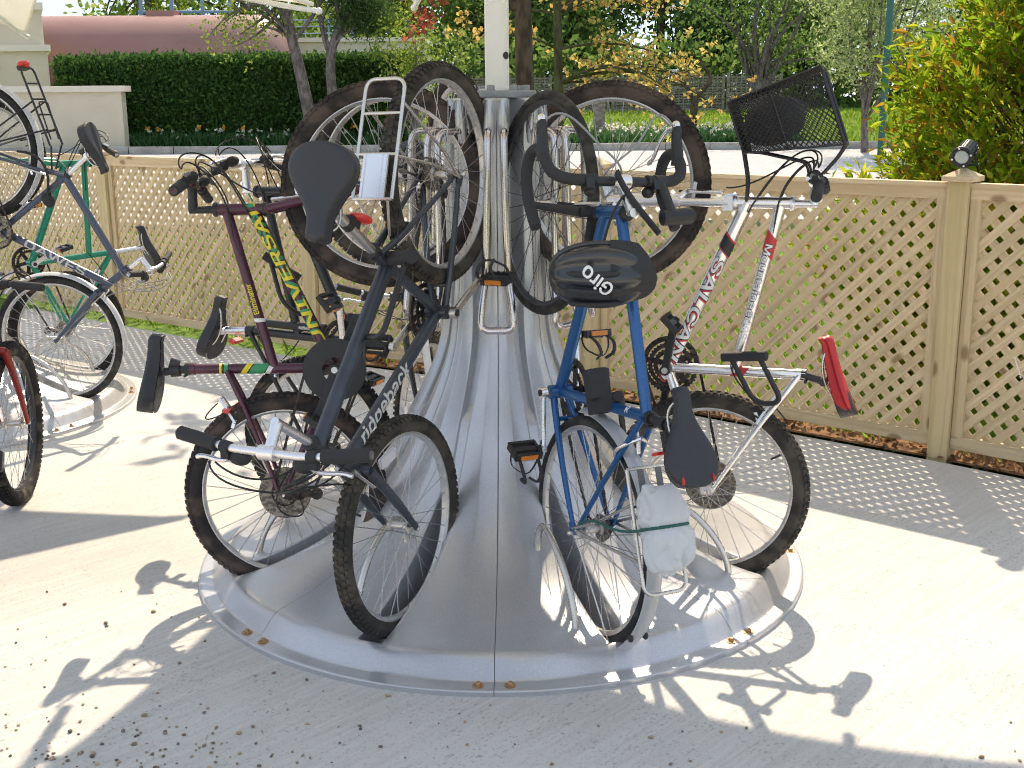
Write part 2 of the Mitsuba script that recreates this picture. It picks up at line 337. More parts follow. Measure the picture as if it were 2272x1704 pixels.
def slot_w(r, z):
    if z > .6: return .019 + .010*np.clip((z-.9)/.2, 0, 1)
    return .019 + .021*np.clip((r-.38)/.14, 0, 1)
def segment(slot):
    """one eighth of the shell: seam to seam, with the wheel slot in its middle"""
    Vt, F = [], []
    def pt(r, z, a): return (r*math.sin(a), -r*math.cos(a), z)
    half = PI/8; rows = []
    for (r, z) in PD:
        w = slot_w(r, z); fr, fz = slot_floor(r, z); gap = .0016/r
        q_ = 1-smooth01((r-.925)/.035); fr, fz = fr*q_+r*(1-q_), fz*q_+max(z-.0005, 0)*(1-q_)
        aw = min(math.asin(min(.95, w/r)), half*.8)
        bev = .013*np.clip((.60-r)/.3, 0, 1)*(z < 1.55) + .002*q_
        row = []
        for sg in (-1, 1):
            c = []
            A0 = half-gap; A1 = aw
            c.append(pt(r-.012, max(z-.012, -.01) if r < 1.0 else z-.002, half-.0004/r))
            c.append(pt(r-.0012, z, A0+.0006/r))
            for t in (0.02, .15, .30, .42, .435, .455, .47, .62, .78, .90, .945):
                a = A0+(A1-A0)*t
                k = min(1., max(0., (t-.44)/.50))
                c.append(pt(r-bev*k, z if r < 1.0 else z, a))
            c.append(pt(r-bev-.0015*q_, z-.0008*(r > .5)*q_, A1+.001/r))
            c.append(pt(r-bev-.006*q_, max(0, z-.004*(r > .45)*q_), A1*.985))
            c.append(pt(fr+.004*q_, max(0., fz+.001*q_), A1*.96*min(1., max(.2, r/max(fr, .03)))))
            c.append(pt(fr, max(0., fz), A1*.80*min(1., max(.2, r/max(fr, .03)))))
            c = [rotz(q, slot, sg) for q in c]
            row.append(c)
        rows.append(row[0] + row[1][::-1])
    g = V(rows); n, k = g.shape[:2]
    i, j = np.meshgrid(np.arange(n-1), np.arange(k-1), indexing='ij')
    q = np.stack([i*k+j, (i+1)*k+j, (i+1)*k+j+1, i*k+j+1], -1).reshape(-1, 4)
    m = trimesh.Trimesh(g.reshape(-1, 3), np.vstack([q[:, [0, 1, 2]], q[:, [0, 2, 3]]]), process=False)
    return m
def smooth01(t): t = min(1., max(0., t)); return t*t*(3-2*t)
def rotz(p, a, sg=1):
    x, y, z = p; x *= sg
    c, s = math.cos(a), math.sin(a)
    return (x*c-y*s, x*s+y*c, z)
def place(m, O, a=0):
    m = m.copy(); R = trimesh.transformations.rotation_matrix(a, [0, 0, 1]); m.apply_transform(R); m.vertices += V(O); return m
def pan(a, r, z, lat=0.): return V([r*math.sin(a)+lat*math.cos(a), -r*math.cos(a)+lat*math.sin(a), z])
def prof_z(r): return float(np.interp(r, PROF[8:, 0], PROF[8:, 1]))
def prof_r(z): return float(np.interp(-z, -PROF[2:, 1], PROF[2:, 0]))
def make_rack(O, az0, label):
    t = thing('cycle_rack', label, 'bicycle rack')
    for k in range(8):
        slot = az0 + PI/8 + k*PI/4
        obj('shell_segment', place(segment(slot), O), 'm_podsilver', t, 28)
    obj('core', place(lathe([(0, .01), (.072, .01), (.072, 1.605), (0, 1.605)], 24, 2), O), 'm_poddark', t, 30)
    fl = lathe([(0, 1.612), (.128, 1.612), (.130, 1.615), (.130, 1.632), (.127, 1.635), (0, 1.635)], 48, 2)
    plate = obj('top_plate', place(fl, O), 'm_poddark', t, 40)
    for k in range(8):
        a = az0 + PI/8 + k*PI/4 + .2
        obj('nut', place(lathe([(0, 1.635), (.013, 1.635), (.013, 1.650), (.011, 1.653), (0, 1.653)], 6, 2), V(O)+pan(a, .098, 0)), 'm_poddark', plate)
    for k in range(8):
        a = az0 + k*PI/4
        # moulded boss the lock loop comes out of, either side of the seam
        for sg in (-1, 1):
            P = [pan(a, .181, 1.605, sg*.022), pan(a, .186, 1.56, sg*.022), pan(a, .183, 1.51, sg*.022), pan(a, .176, 1.47, sg*.022)]
            obj('loop_boss', place(tube(P, [.0175, .019, .019, .010], 14), O), 'm_podsilver', t, 40)
        pts = []
        for sg in (-1, 1):
            side = [pan(a, .17, 1.508, sg*.025), pan(a, .285, 1.508, sg*.025), pan(a, .292, 1.40, sg*.026), pan(a, .300, 1.05, sg*.036), pan(a, .315, .95, sg*.050), pan(a, .322, .885, sg*.054)]
            pts.append(side)
        loop = rnd(pts[0] + pts[1][::-1], .038, 7)
        obj('lock_loop', place(tube(loop, .0115, 12), O), 'm_chrome', t, 50)
        for s in (-1, 1):
            b = a + s*.043
            obj('bolt', place(cat([lathe([(0, .018), (.017, .018), (.017, .0215), (0, .0215)], 18, 2), lathe([(0, .0215), (.0085, .0215), (.0085, .029), (.0065, .0315), (0, .0315)], 6, 2)]), V(O)+pan(b, 1.041, 0)), 'm_boltrust', t)
        # wheel hoop beside each slot
        h = a + PI/8 - .118
        r0, r1 = .565, .862
        arc = [pan(h-.045*q, rr, zz) for rr, zz, q in ((.566, .195, 1), (.560, .262, 1), (.600, .318, .9), (.680, .312, .65), (.768, .258, .35), (.832, .180, .1), (.858, .115, 0), (.862, .068, 0))]
        obj('wheel_hoop', place(tube(spline(arc, 40), .0105, 12), O), 'm_steel', t, 60)
    return t
AZ = -.0238
POD2 = V([-3.104, 2.205, 0]); AZ2 = math.radians(60.4-45)
make_rack((0, 0, 0), AZ, 'silver trumpet shaped cycle rack in the middle with a white pole on top')
make_rack(POD2, AZ2, 'silver cycle rack at the left edge, mostly behind the grey-blue and green bicycles')

def make_canopy(O, rot, label, sag=(.30, .30, .30, .30)):
    t = thing('shade_canopy', label, 'canopy')
    L, apex, tip = 2.16, 2.95, 2.10
    def up(p): return place(p, O)
    obj('pole', up(cat([cyl((0, 0, 1.635), (0, 0, apex), .040, 24), lathe([(0, 1.636), (.060, 1.636), (.060, 1.642), (0, 1.642)], 24, 2)])), 'm_white', t, 40)
    if rot < .0 or True:
        ha = .82
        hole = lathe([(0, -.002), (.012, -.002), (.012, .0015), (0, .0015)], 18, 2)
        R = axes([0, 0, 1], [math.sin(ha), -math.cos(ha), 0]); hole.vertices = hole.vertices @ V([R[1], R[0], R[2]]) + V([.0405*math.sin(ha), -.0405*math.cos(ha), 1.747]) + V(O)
        obj('painted_hole', hole, 'm_black', t)  # flat black disc painted in for the dark inside the pole's bolt hole
    tips = [V([L*math.cos(rot+k*PI/2), L*math.sin(rot+k*PI/2), tip]) for k in range(4)]
    ap = V([0, 0, apex])
    sheets = []
    for k in range(4):
        A, B = tips[k], tips[(k+1) % 4]
        def surf(u, v, A=A, B=B, c=sag[k]):
            e = A*(1-v)+B*v; s = 4*v*(1-v)
            e = V([e[0]*(1-c*s), e[1]*(1-c*s), e[2]+.306*s])
            p = ap*(1-u)+e*u
            p[2] -= .20*math.sin(PI*u)*(1-.6*s)
            return p
        sheets.append(grid(surf, np.linspace(0, 1, 17), np.linspace(0, 1, 25)))
        edge = [surf(1, v) for v in np.linspace(0, 1, 25)]
        obj('hem', up(tube(edge, .011, 8)), 'm_canvas', t, 60)
    obj('fabric', up(cat(sheets)), 'm_canvas', t, 40)
    for k in range(4):
        a = tips[k]; d = unit([a[0], a[1], 0])
        rod = spline([V([0, 0, 2.60])+d*.03, a*.5+V([0, 0, 1.28])-V([0, 0, .0]), a-V([0, 0, .030]), a+d*.03-V([0, 0, .034])], 20)
        obj('arm', up(tube(rod, np.linspace(.024, .014, 20), 10)), 'm_white', t, 60)
        obj('arm_end', up(ball(a+d*.03-V([0, 0, .034]), (.018, .018, .018), 2)), 'm_white', t, 60)
    return t
make_canopy((0, 0, 0), .19, 'cream four pointed fabric canopy on the white pole above the middle cycle rack', (.13, .30, .25, .25))
make_canopy(POD2, .055, 'cream fabric canopy whose corners show at the top left of the picture')

# ------------------------------------------------------------------ bicycles
class Bike:
    """local axes: x forward from the rear hub, y to the rider's left, z up; placed in a rack slot by the two hub positions (radius, height)"""
    def __init__(s, label, O, az, RH, FH, roll=0., steer=0., group=None, pose=None, **geo):
        a = math.radians(az); u = V([math.sin(a), -math.cos(a), 0]); n = V([math.cos(a), math.sin(a), 0]); k = V([0, 0, 1.])
        rh = V(O)+u*RH[0]+k*RH[1]; fh = V(O)+u*FH[0]+k*FH[1]
        s.wb = np.linalg.norm(fh-rh); X = (fh-rh)/s.wb; Z = np.cross(X, n)
        if Z@u < 0: Z = -Z
        r = math.radians(roll); Z = Z*math.cos(r)+n*math.sin(r)
        if pose: rh, X, Z = V(pose[0], float), unit(pose[1]), V([0, 0, 1.]); s.wb = pose[2]
        Y = np.cross(Z, X)
        s.M, s.o = V([X, Y, Z]), rh
        g = dict(BB=(.43, -.02), cl=(.285, .40), clamp=(.235, .50), nose=(.375, .56), srear=(.11, .545), ht=(.81, .515), hl=(.868, .36), bar=(.86, .60), ttst=None, rw=.330, tw=.050)
        g.update(geo); s.g = {q: (V([v[0], 0, v[1]]) if isinstance(v, tuple) else v) for q, v in g.items()}
        s.steer = math.radians(steer); s.t = thing('bicycle', label, 'bicycle', group)
        s.ax = unit(s.g['ht']-s.g['hl'])
    def w(s, m, st=False):
        m = m.copy()
        if st and s.steer:
            m.apply_transform(trimesh.transformations.rotation_matrix(s.steer, s.ax, s.g['hl']))
        m.vertices = m.vertices @ s.M + s.o
        return m
    def add(s, name, m, mt, parent=None, smooth=40, st=False, **kw): return obj(name, s.w(m, st), mt, parent or s.t, smooth, **kw)

    def wheel(s, which, tyre='m_tyre', knob=True, rim='m_rim', spoke='m_spoke', rw=None, tw=None, disc=False, reflect=None, ph=.1, nut=True):
        g = s.g; rw = rw or g['rw']; tw = tw or g['tw']; x = 0 if which == 'rear_wheel' else s.wb; st = which != 'rear_wheel'
        c = V([x, 0, 0]); T = lambda m: (setattr(m, 'vertices', m.vertices+c), m)[1]
        h = tw/2; ro = rw-(.004 if knob else 0)
        q = np.linspace(-.35*PI, 1.35*PI, 17)
        prof = [(ro-h+h*math.sin(v)*1., h*math.cos(v)) for v in q]
        ty = [lathe(prof, 72)]
        if knob:
            N = int(2*PI*rw/.024); b = []
            for k in range(N):
                for (o, lat, wd) in ((0, .007, .011), (.5, -.007, .011), (.25, .0178, .012), (.75, -.0178, .012)):
                    an = (k+o)/N*2*PI; la = lat*tw/.05
                    ph_ = la/h*1.15; rr = ro-h+h*math.cos(ph_); yy = h*math.sin(ph_)
                    er = V([math.cos(an), 0, math.sin(an)]); et = V([-math.sin(an), 0, math.cos(an)]); no = er*math.cos(ph_)+V([0, 1, 0])*math.sin(ph_)
                    b.append(box(er*rr+V([0, yy, 0])+no*.0012, (wd*1.15, wd, .0075), V([et, np.cross(no, et), no])))
            ty.append(cat(b))
        R = ro-h*1.72; rwid = min(.0135, h*.62)
        rp = [(R+.010, rwid), (R+.011, rwid*.75), (R+.003, rwid*.6), (R+.003, -rwid*.6), (R+.011, -rwid*.75), (R+.010, -rwid), (R-.008, -rwid), (R-.015, -rwid*.55), (R-.015, rwid*.55), (R-.008, rwid)]
        wk = s.add(which, T(lathe(rp, 72)), rim, None, 35, st)
        s.add('tyre', T(cat(ty)), tyre, wk, 40, st)
        hb = .032 if st else .030; sp = []
        N = 32
        for k in range(N):
            an = 2*PI*k/N+ph; sd = 1 if k % 2 else -1; cr = (1 if k % 4 < 2 else -1)*1.15
            fr = .019 if st else .022
            a = V([fr*math.cos(an+cr), sd*hb*(1 if st or sd > 0 else .75), fr*math.sin(an+cr)]); e = V([(R-.012)*math.cos(an), sd*.002, (R-.012)*math.sin(an)])
            sp.append(cyl(a, e, .00125, 4))
            sp.append(cyl(e*.965+V([0, sd*.001, 0])*0, e, .0021, 5))
        s.add('spokes', T(cat(sp)), spoke, wk, False, st)
        dz = .050 if st else .066
        hp = [(.0, -dz), (.0045, -dz), (.0045, -hb-.006), (.013, -hb-.004), (.022, -hb-.0015), (.022, -hb+.0015), (.013, -hb+.006), (.0115, 0), (.013, hb-.006), (.022, hb-.0015), (.022, hb+.0015), (.013, hb+.004), (.0045, hb+.006), (.0045, dz), (0, dz)]
        s.add('hub', T(lathe(hp, 20)), 'm_steel', wk, 30, st)
        if nut:
            s.add('axle_nut', T(cat([lathe([(0, e*(dz-.001)), (.0085, e*(dz-.001)), (.0085, e*(dz+.010)), (.005, e*(dz+.016)), (0, e*(dz+.016))], 6) for e in (1, -1)])), 'm_steel', wk, False, st)
        an = 1.1+ph*3
        v0 = V([(R-.014)*math.cos(an), 0, (R-.014)*math.sin(an)])
        s.add('valve', T(cyl(v0, v0*.86, .0038, 8)), 'm_blackmatt', wk, 30, st)
        if reflect:
            r1 = V([math.cos(reflect), 0, math.sin(reflect)]); r2 = V([-math.sin(reflect), 0, math.cos(reflect)])
            s.add('wheel_reflector', T(box(r1*(R-.055), (.030, .012, .085), V([r1, [0, 1, 0], r2]))), 'm_clearlens', wk, False, st)
        if disc:
            s.add('spoke_guard', T(lathe([(.03, -.027), (.086, -.0295), (.086, -.031), (.03, -.029)], 40)), 'm_cassette', wk, 30, st)
        return wk

    def frame(s, m, rt=.016, rd=.019, rs=.016, tt=None, tth=None, stay='same', lugs=None, ss=None):
        g = s.g; BB, cl, ht, hl = g['BB'], g['cl'], g['ht'], g['hl']; ax = s.ax
        ttst = g['ttst'] if g['ttst'] is not None else cl-unit(cl-BB)*.02
        s.dtop = hl+ax*.030; s.ttop = ht-ax*.028; s.ttst = ttst; s.rd, s.rt, s.rs = rd, rt, rs
        P = [cyl(BB, cl, rs, 16), cyl(BB, s.dtop, rd, 16), cyl(ttst, s.ttop, rt, 16), cyl(hl-ax*.004, ht+ax*.004, .0195, 18),
             tube([BB-V([0, .036, 0]), BB+V([0, .036, 0])], .0215, 18), cyl(cl-unit(cl-BB)*.025, cl+unit(cl-BB)*.006, rs+.0035, 16)]
        for e in (-1, 1):
            d = V([.0, e*.0625, 0])
            P.append(tube(spline([BB+V([-.02, e*.024, 0]), BB*.55+V([0, e*.045, 0]), d+V([.025, -e*.002, 0])], 10), np.linspace(.0112, .0075, 10), 10))
            q = cl-unit(cl-BB)*.012 if ss is None else V([ss[0], 0, ss[1]])
            P.append(tube(spline([q+V([0, e*.017, 0]), q*.55+V([0, e*.040, 0]), d+V([.004, -e*.002, .022])], 10), np.linspace(.0092, .0072, 10), 10))
            P.append(bar(d+V([.030, 0, .002]), d+V([-.006, 0, -.004]), .034, .005, (0, 1, 0)))
        P.append(cyl(cl*.62+V([.022, -.030, .0]), cl*.62+V([.022, .030, 0]), .007, 8)); P.append(cyl(BB*.80+V([0, -.028, 0]), BB*.80+V([0, .028, 0]), .007, 8))
        s.fr = s.add('frame', cat(P), m)
        hs = [lathe([(.0, -.004), (.023, -.004), (.0235, .004), (.021, .009), (.0, .009)], 20, 2) for _ in (0, 1)]
        R = V([np.cross([0, 1, 0], ax), [0, 1, 0], ax])
        for h, p, e in ((hs[0], hl-ax*.012, 1), (hs[1], ht+ax*.004, 1)): h.vertices = h.vertices @ R + p
        for h in hs: s.add('headset_cup', h, 'm_black' if m != 'm_polish' else 'm_alu', None, 35)
        return s.fr
    def text(s, txt, A, B, rad, side, h, m, x0=.0, bold=True, dz=.0006, parent=None, skew=0., center=False, flip=1, sx=1., out=0.):
        A, B = V(A, float), V(B, float); t = unit(B-A); sd = V(side, float); sd = unit(sd-t*(sd@t)); e = np.cross(sd, t)
        k = meshkit.text_mesh(txt, h, .0007, bold)
        if out: k = cat([(lambda q: (q.apply_translation((out*math.cos(o), out*math.sin(o), 0)), q)[1])(k.copy()) for o in np.linspace(0, 2*PI, 8, endpoint=False)])
        k = k.subdivide_to_size(.010, max_iter=4) if rad < .1 else k
        v = k.vertices; x = (v[:, 0]+skew*v[:, 1])*sx; L = x.max()
        if center: x0 = (np.linalg.norm(B-A)-L)/2
        ph = (v[:, 1]-h/2)/rad
        k.vertices = A+np.outer(x0+x, t)+(rad+dz+v[:, 2])[:, None]*(np.cos(ph)[:, None]*sd+np.sin(ph)[:, None]*e)
        return s.add('lettering', k, m, parent or s.fr, False)
    def band(s, A, B, rad, x0, x1, m, slant=.0, side=(0, -1, 0), name='decal_band', dz=.0007):
        """a thin painted band round a tube, its ends slanted"""
        A, B = V(A, float), V(B, float); t = unit(B-A); sd = V(side, float); sd = unit(sd-t*(sd@t)); e = np.cross(sd, t)
        an = np.linspace(0, 2*PI, 25)
        k = grid(lambda u, v: A+t*(x0+(x1-x0)*u+slant*math.sin(v)*(1 if True else u))+(rad+dz)*(math.cos(v)*sd+math.sin(v)*e), [0, .5, 1], an)
        return s.add(name, k, m, s.fr, 40)
    def seat(s, post='m_alu', sad='m_saddle', L=.27, W=.15, rp=.0135, rails='m_steel', thick=.036, tip=.021, colour=None, split=False, reartip=0.):
        g = s.g; BB, cl, cp = g['BB'], g['cl'], g['clamp']; d = unit(cp-cl)
        top = g['nose'], g['srear']; f = unit(top[0]-top[1]); L = np.linalg.norm(top[0]-top[1]); n = V([-f[2], 0, f[0]])
        s.add('seat_post', cat([cyl(cl-d*.03, cp, rp, 16), cyl(cp-d*.004-V([0, .020, 0]), cp-d*.004+V([0, .020, 0]), .014, 14)]), post)
        s.add('seat_clamp', cat([lathe_at(cl+unit(cl-BB)*.000, unit(cl-BB), .0205, .016), cyl(cl+V([-.022, -.014, 0]), cl+V([-.022, .014, 0]), .005, 8)]), 'm_black')
        def hw(t):
            a = .5*W*math.sqrt(max(0, 1-((t-.24)/.245)**2))**.8 if t < .24 else None
            if a is None:
                q = (t-.24)/.76; a = .5*W*(1-smooth01(q*1.35)) + tip*smooth01(q*1.35)
            e = (1-t)/.05
            if e < 1: a *= math.sqrt(max(0, 1-(1-e)**2))
            return max(a, .0015)
        def surf(u, v):
            t = .0+u; a = hw(t); ph = v*PI
            y = a*math.cos(ph)*(1.0 if abs(math.cos(ph)) < 1 else 1)
            sgn = 1 if y >= 0 else -1
            y = sgn*a*abs(math.cos(ph))**.7
            z = thick*(.55*math.sin(ph)**.55) - .006*math.sin(PI*u)*1.0
            z += .010*(1-u)**2 - .012*max(0, (u-.9)/.1)**2 + reartip*(1-u)**3
            if split: z -= .010*math.exp(-(y/.007)**2)*smooth01((.95-u)/.2)
            return top[1]+f*(L*u)+V([0, y, 0])+n*(z-thick*.42)
        us = np.r_[0, .004, .012, .03, .06, np.linspace(.1, .9, 17), .93, .96, .98, .993, 1.]
        vs = np.linspace(0, 1, 25)
        up = grid(surf, us, vs)
        def sk(u, v):
            a = hw(u); q = .30+.7*u
            y = a*(1-.16*v); e = surf(u, 0.)
            return top[1]+f*(L*u)+V([0, 0, 0])+n*((e-top[1])@n - v*thick*(.9-.45*u)), y
        def skf(sg): return lambda u, v: sk(u, v)[0]+V([0, sg*sk(u, v)[1], 0])
        l, r = grid(skf(1), us, np.linspace(0, 1, 4)), grid(skf(-1), us, np.linspace(0, 1, 4))
        under = grid(lambda u, v: sk(u, 1)[0]+V([0, (2*v-1)*sk(u, 1)[1], 0])-n*.002, us, [0, .5, 1])
        end = [m for m in (up, l, r, under)]
        m = trimesh.util.concatenate(end); m = trimesh.Trimesh(m.vertices, m.faces, process=False)
        kw = {}
        m.merge_vertices(digits_vertex=6)
        if colour:
            loc = (m.vertices-top[1])@f/L; yy = m.vertices[:, 1]; kw = dict(color=colour(loc, yy)); k = s.add('saddle', m, sad, None, True, **kw)
        else: k = s.add('saddle', m, sad, None, 50)
        rl = []
        for e in (-1, 1):
            rl.append(tube(spline([top[1]+f*.045+n*(-thick*.8)+V([0, e*.038, 0]), cp+f*(-.03)+n*.006+V([0, e*.022, 0]), cp+f*.05+n*.006+V([0, e*.022, 0]), top[1]+f*(L*.86)-n*(thick*.62)+V([0, e*.010, 0])], 16), .0035, 8))
        s.add('saddle_rails', cat(rl), rails, k, 50)
        s.sadf, s.sadn, s.sadk, s.sadL = f, n, k, L
        return k
    def fork(s, m='m_black', kind='rigid', rb=.0125, crown='m_black', lower=None):
        g = s.g; hl = g['hl']; ax = s.ax; hub = V([s.wb, 0, 0]); c = hl-ax*.024
        if kind == 'rigid':
            P = [tube(rnd([c+V([0, -.052, 0])-ax*.002, c+V([0, 0, 0])+ax*.006, c+V([0, .052, 0])-ax*.002], .03, 5), .0145, 12)]
            for e in (-1, 1):
                ln = hub-c; per = unit(V([ln[2], 0, -ln[0]])); per = per*(1 if per[0] > 0 else -1)
                P.append(tube(spline([c+V([0, e*.048, 0]), c+ln*.45+V([0, e*.056, 0])-ax*.0, c+ln*.8+V([0, e*.057, 0]), hub+V([0, e*.055, 0])], 14), np.r_[np.linspace(.0150, rb, 7), np.linspace(rb, .0085, 7)], 12))
                P.append(bar(hub+V([-.004, e*.055, 0]), hub-unit(ln)*.028+V([0, e*.055, 0]), .020, .006, (0, 1, 0)))
            s.fk = s.add('fork', cat(P), m, None, 40, True)
        else:
            d = unit(hub-c)
            off = hub-c-d*0; fwd = unit(np.cross([0, 1, 0], ax)); fwd = fwd*(1 if fwd@(hub-c) > 0 else -1)
            la = -ax; k = (hub-c)@la; of = (hub-c)@fwd
            P = [box(c, (.046, .150, .030), V([fwd, [0, 1, 0], ax]))]
            up, lo = [], []
            for e in (-1, 1):
                a = c+V([0, e*.062, 0]); b = a+la*(k*.46)
                up.append(cyl(a, b, .0140, 16)); lo.append(tube([b-la*.030, b-la*.026, a+la*(k-.01), a+la*k+fwd*of*.6], [.0175, .0185, .0175, .012], 16)); lo.append(bar(a+la*(k-.02), hub+V([0, e*.060, 0]), .026, .010, (0, 1, 0)))
            lo.append(tube(rnd([c+la*k*.44+V([0, -.062, 0]), c+la*k*.34+V([0, -.058, 0])+fwd*.03, c+la*k*.34+V([0, .058, 0])+fwd*.03, c+la*k*.44+V([0, .062, 0])], .03, 6), .011, 12))
            s.fk = s.add('fork', cat(lo), lower or m, None, 40, True)
            s.add('fork_stanchions', cat(up), 'm_polish', s.fk, 40, True); s.add('fork_crown', cat(P), crown, s.fk, 40, True)
        return s.fk
    def cockpit(s, stem='m_black', barm='m_steel', wid=.58, rise=0., sweep=.035, grip='m_grip', gl=.12, lever='m_alu', kind='flat', quill=True, shifter=True, rg=.0155, pods='m_blackmatt'):
        g = s.g; ht, b = g['ht'], g['bar']; ax = s.ax
        top = ht+ax*max(.02, (b-ht)@ax)
        fw = unit(b-top) if np.linalg.norm(b-top) > .02 else unit(np.cross([0, 1, 0], ax))
        S = [cyl(ht, top+ax*.012, .0125, 14), tube([top, top*.4+b*.6, b], [.0165, .0145, .0150], 14), cyl(b-V([0, .024, 0]), b+V([0, .024, 0]), .0195, 18)]
        s.add('stem', cat(S), stem, None, 40, True)
        s.fw = fw
        hb = []
        for e in (-1, 1): hb.append(None)
        back = -fw
        pts = [b+V([0, -wid/2, 0])+back*sweep+ax*rise, b+V([0, -wid*.20, 0])+ax*rise*.9, b+V([0, -.05, 0]), b+V([0, .05, 0]), b+V([0, wid*.20, 0])+ax*rise*.9, b+V([0, wid/2, 0])+back*sweep+ax*rise]
        pts = rnd(pts, .05, 6); s.barpts = pts
        hk = s.add('handlebar', tube(pts, .0112, 14), barm, None, 50, True)
        for e in (-1, 1):
            E = b+V([0, e*wid/2, 0])+back*sweep+ax*rise; I = b+V([0, e*wid*.20, 0])+ax*rise*.9; d = unit(I-E)
            q = np.linspace(0, gl, 25); rr = rg+.0009*np.sin(np.arange(25)*PI); rr = rg + .0010*(np.arange(25) % 2); rr[0] = rg*.8; rr[-1] = rg*1.14; rr[-2] = rg*1.14
            s.add('grip', tube([E+d*x for x in q], rr, 16), grip, hk, 40, True)
            if lever:
                m0 = E+d*(gl+.030); o = unit(fw*.80-ax*.55)
                body = [tube([m0-d*.012, m0+d*.014], .0165, 12), bar(m0, m0+o*.030, .024, .020, ax)]
                s.add('lever_clamp', cat(body), pods, hk, 40, True)
                L = spline([m0+o*.028+d*.006, m0+o*.040-d*.020, m0+o*.043-d*.070, m0+o*.052-d*.105], 14)
                s.add('brake_lever', tube(L, np.r_[np.linspace(.0065, .0055, 12), .0068, .0058], 8), lever, hk, 50, True)
                if shifter:
                    pod = ball((0, 0, 0), (.021, .033, .017), 2); pod.vertices = pod.vertices @ axes(o, ax) + (m0+d*.035+o*.016-ax*.012)
                    s.add('shifter', pod, pods, hk, 60, True)
        return hk
    def crank(s, ang, ring='m_greasy', arm='m_alu', pedal='m_black', rings=(.092, .072), guard=None, tooth=42, clips=False, refl='m_amber', L=.170, pang=0., straps=False):
        BB = s.g['BB']; a = math.radians(ang)
        ck = None; dk = []
        for i, r in enumerate(rings):
            y = -.046-.0+.008*i
            n = int(r*2*PI/.0127)
            th = np.linspace(0, 2*PI, n*4, endpoint=False); rr = r-.003+.0045*np.array([0, 1, 1, 0])[np.arange(n*4) % 4]
            pg = Polygon(np.stack([rr*np.cos(th), rr*np.sin(th)], 1), [np.stack([(r-.016)*np.cos(th), (r-.016)*np.sin(th)], 1)])
            m = prism(pg, -.0015, .0015); dk.append((m, y))
        sp = []
        for k in range(5):
            q = a+k*2*PI/5+.3; sp.append(cbar((0, 0, 0), ((rings[0]-.012)*math.cos(q), (rings[0]-.012)*math.sin(q), 0), .020, .005))
        dk.append((cat(sp), -.050))
        def tr(m, y):
            v = m.vertices; m.vertices = np.stack([v[:, 0], -v[:, 2]+y, v[:, 1]], 1)+BB; return m
        ck = s.add('chainring', cat([tr(m, y) for m, y in dk]), ring, None, 30)
        if guard:
            th = np.linspace(0, 2*PI, 60); pg = Polygon(np.stack([.103*np.cos(th), .103*np.sin(th)], 1), [np.stack([.040*np.cos(th), .040*np.sin(th)], 1)])
            s.add('chain_guard', tr(prism(pg, -.0015, .0015), -.055), guard, ck, 30)
        for sd in (-1, 1):
            q = a+(0 if sd < 0 else PI); d = V([math.cos(q), 0, math.sin(q)]); y0 = sd*.058; y1 = sd*.076
            A = BB+V([0, y0, 0]); E = BB+V([0, y1, 0])+d*L
            m = cat([cbar(A-d*.0, E, .026, .013, (0, 1, 0), .004), tube([A-V([0, .010*1, 0]), A+V([0, .010, 0])], .0175, 16), tube([E-V([0, .008, 0]), E+V([0, .008, 0])], .0145, 16)])
            k = s.add('crank_arm', m, arm, None, 40)
            s.add('crank_bolt', tube([A+V([0, sd*.0095, 0]), A+V([0, sd*.0125, 0])], .0105, 14), 'm_blackmatt' if arm != 'm_black' else 'm_steel', k, 40)
            pa = math.radians(pang)+ (0 if sd < 0 else .6); f = V([math.cos(pa), 0, math.sin(pa)]); n = V([-math.sin(pa), 0, math.cos(pa)])
            c = E+V([0, sd*.060, 0]); Rr = V([f, [0, 1, 0], n])
            P = [cyl(E, c+V([0, sd*.045, 0]), .0085, 12)]
            for e in (-1, 1):
                P.append(box(c+f*e*.030, (.010, .088, .022), Rr)); P.append(box(c+V([0, e*.042, 0]), (.062, .008, .020), Rr))
            P.append(box(c, (.020, .080, .016), Rr))
            for e in (-1, 1):
                for z in np.linspace(-.03, .03, 4): P.append(box(c+f*e*.030+V([0, z, 0])+n*.012, (.007, .006, .004), Rr))
            pk = s.add('pedal', cat(P), pedal, k, False)
            if refl:
                for e in (-1, 1): s.add('pedal_reflector', box(c+f*e*.0365, (.004, .056, .015), Rr), refl, pk, False)
            if clips:
                cg = [tube(rnd([c+f*.034+V([0, y, 0])+n*.008, c+f*.075+V([0, y*1.0, 0])+n*.030, c+f*.085+V([0, y*.7, 0])+n*.062, c+f*.040+V([0, y*.5, 0])+n*.078], .025, 5), .0040, 8, flat=1.5) for y in (-.030, .030)]
                s.add('toe_clip', cat(cg), 'm_black', pk, 40)
                st = rnd([c+V([0, -.046, 0])-n*.012, c+V([0, -.046, 0])+n*.045+f*.01, c+V([0, -.01, 0])+n*.078+f*.03, c+V([0, .046, 0])+n*.045+f*.01, c+V([0, .046, 0])-n*.012], .025, 5)
                s.add('toe_strap', tube(st, .0045, 6, closed=False, flat=.35), 'm_blackmatt', pk, 40)
        s.crk = ck
    def drive(s, ring=.090, cog=.050, mech=True, chain='m_greasy', cass='m_cassette', sag=.004):
        BB = s.g['BB']; y0, y1 = -.047, -.040
        st = []
        for i, r in enumerate(np.linspace(cog, .026, 6)):
            n = int(2*PI*r/.0127); th = np.linspace(0, 2*PI, n*4, endpoint=False); rr = r-.0025+.005*np.array([0, 1, 1, 0])[np.arange(n*4) % 4]
            m = prism(Polygon(np.stack([rr*np.cos(th), rr*np.sin(th)], 1)), -.0011, .0011); v = m.vertices; m.vertices = np.stack([v[:, 0], -v[:, 2]-.030-.0048*i, v[:, 1]], 1); st.append(m)
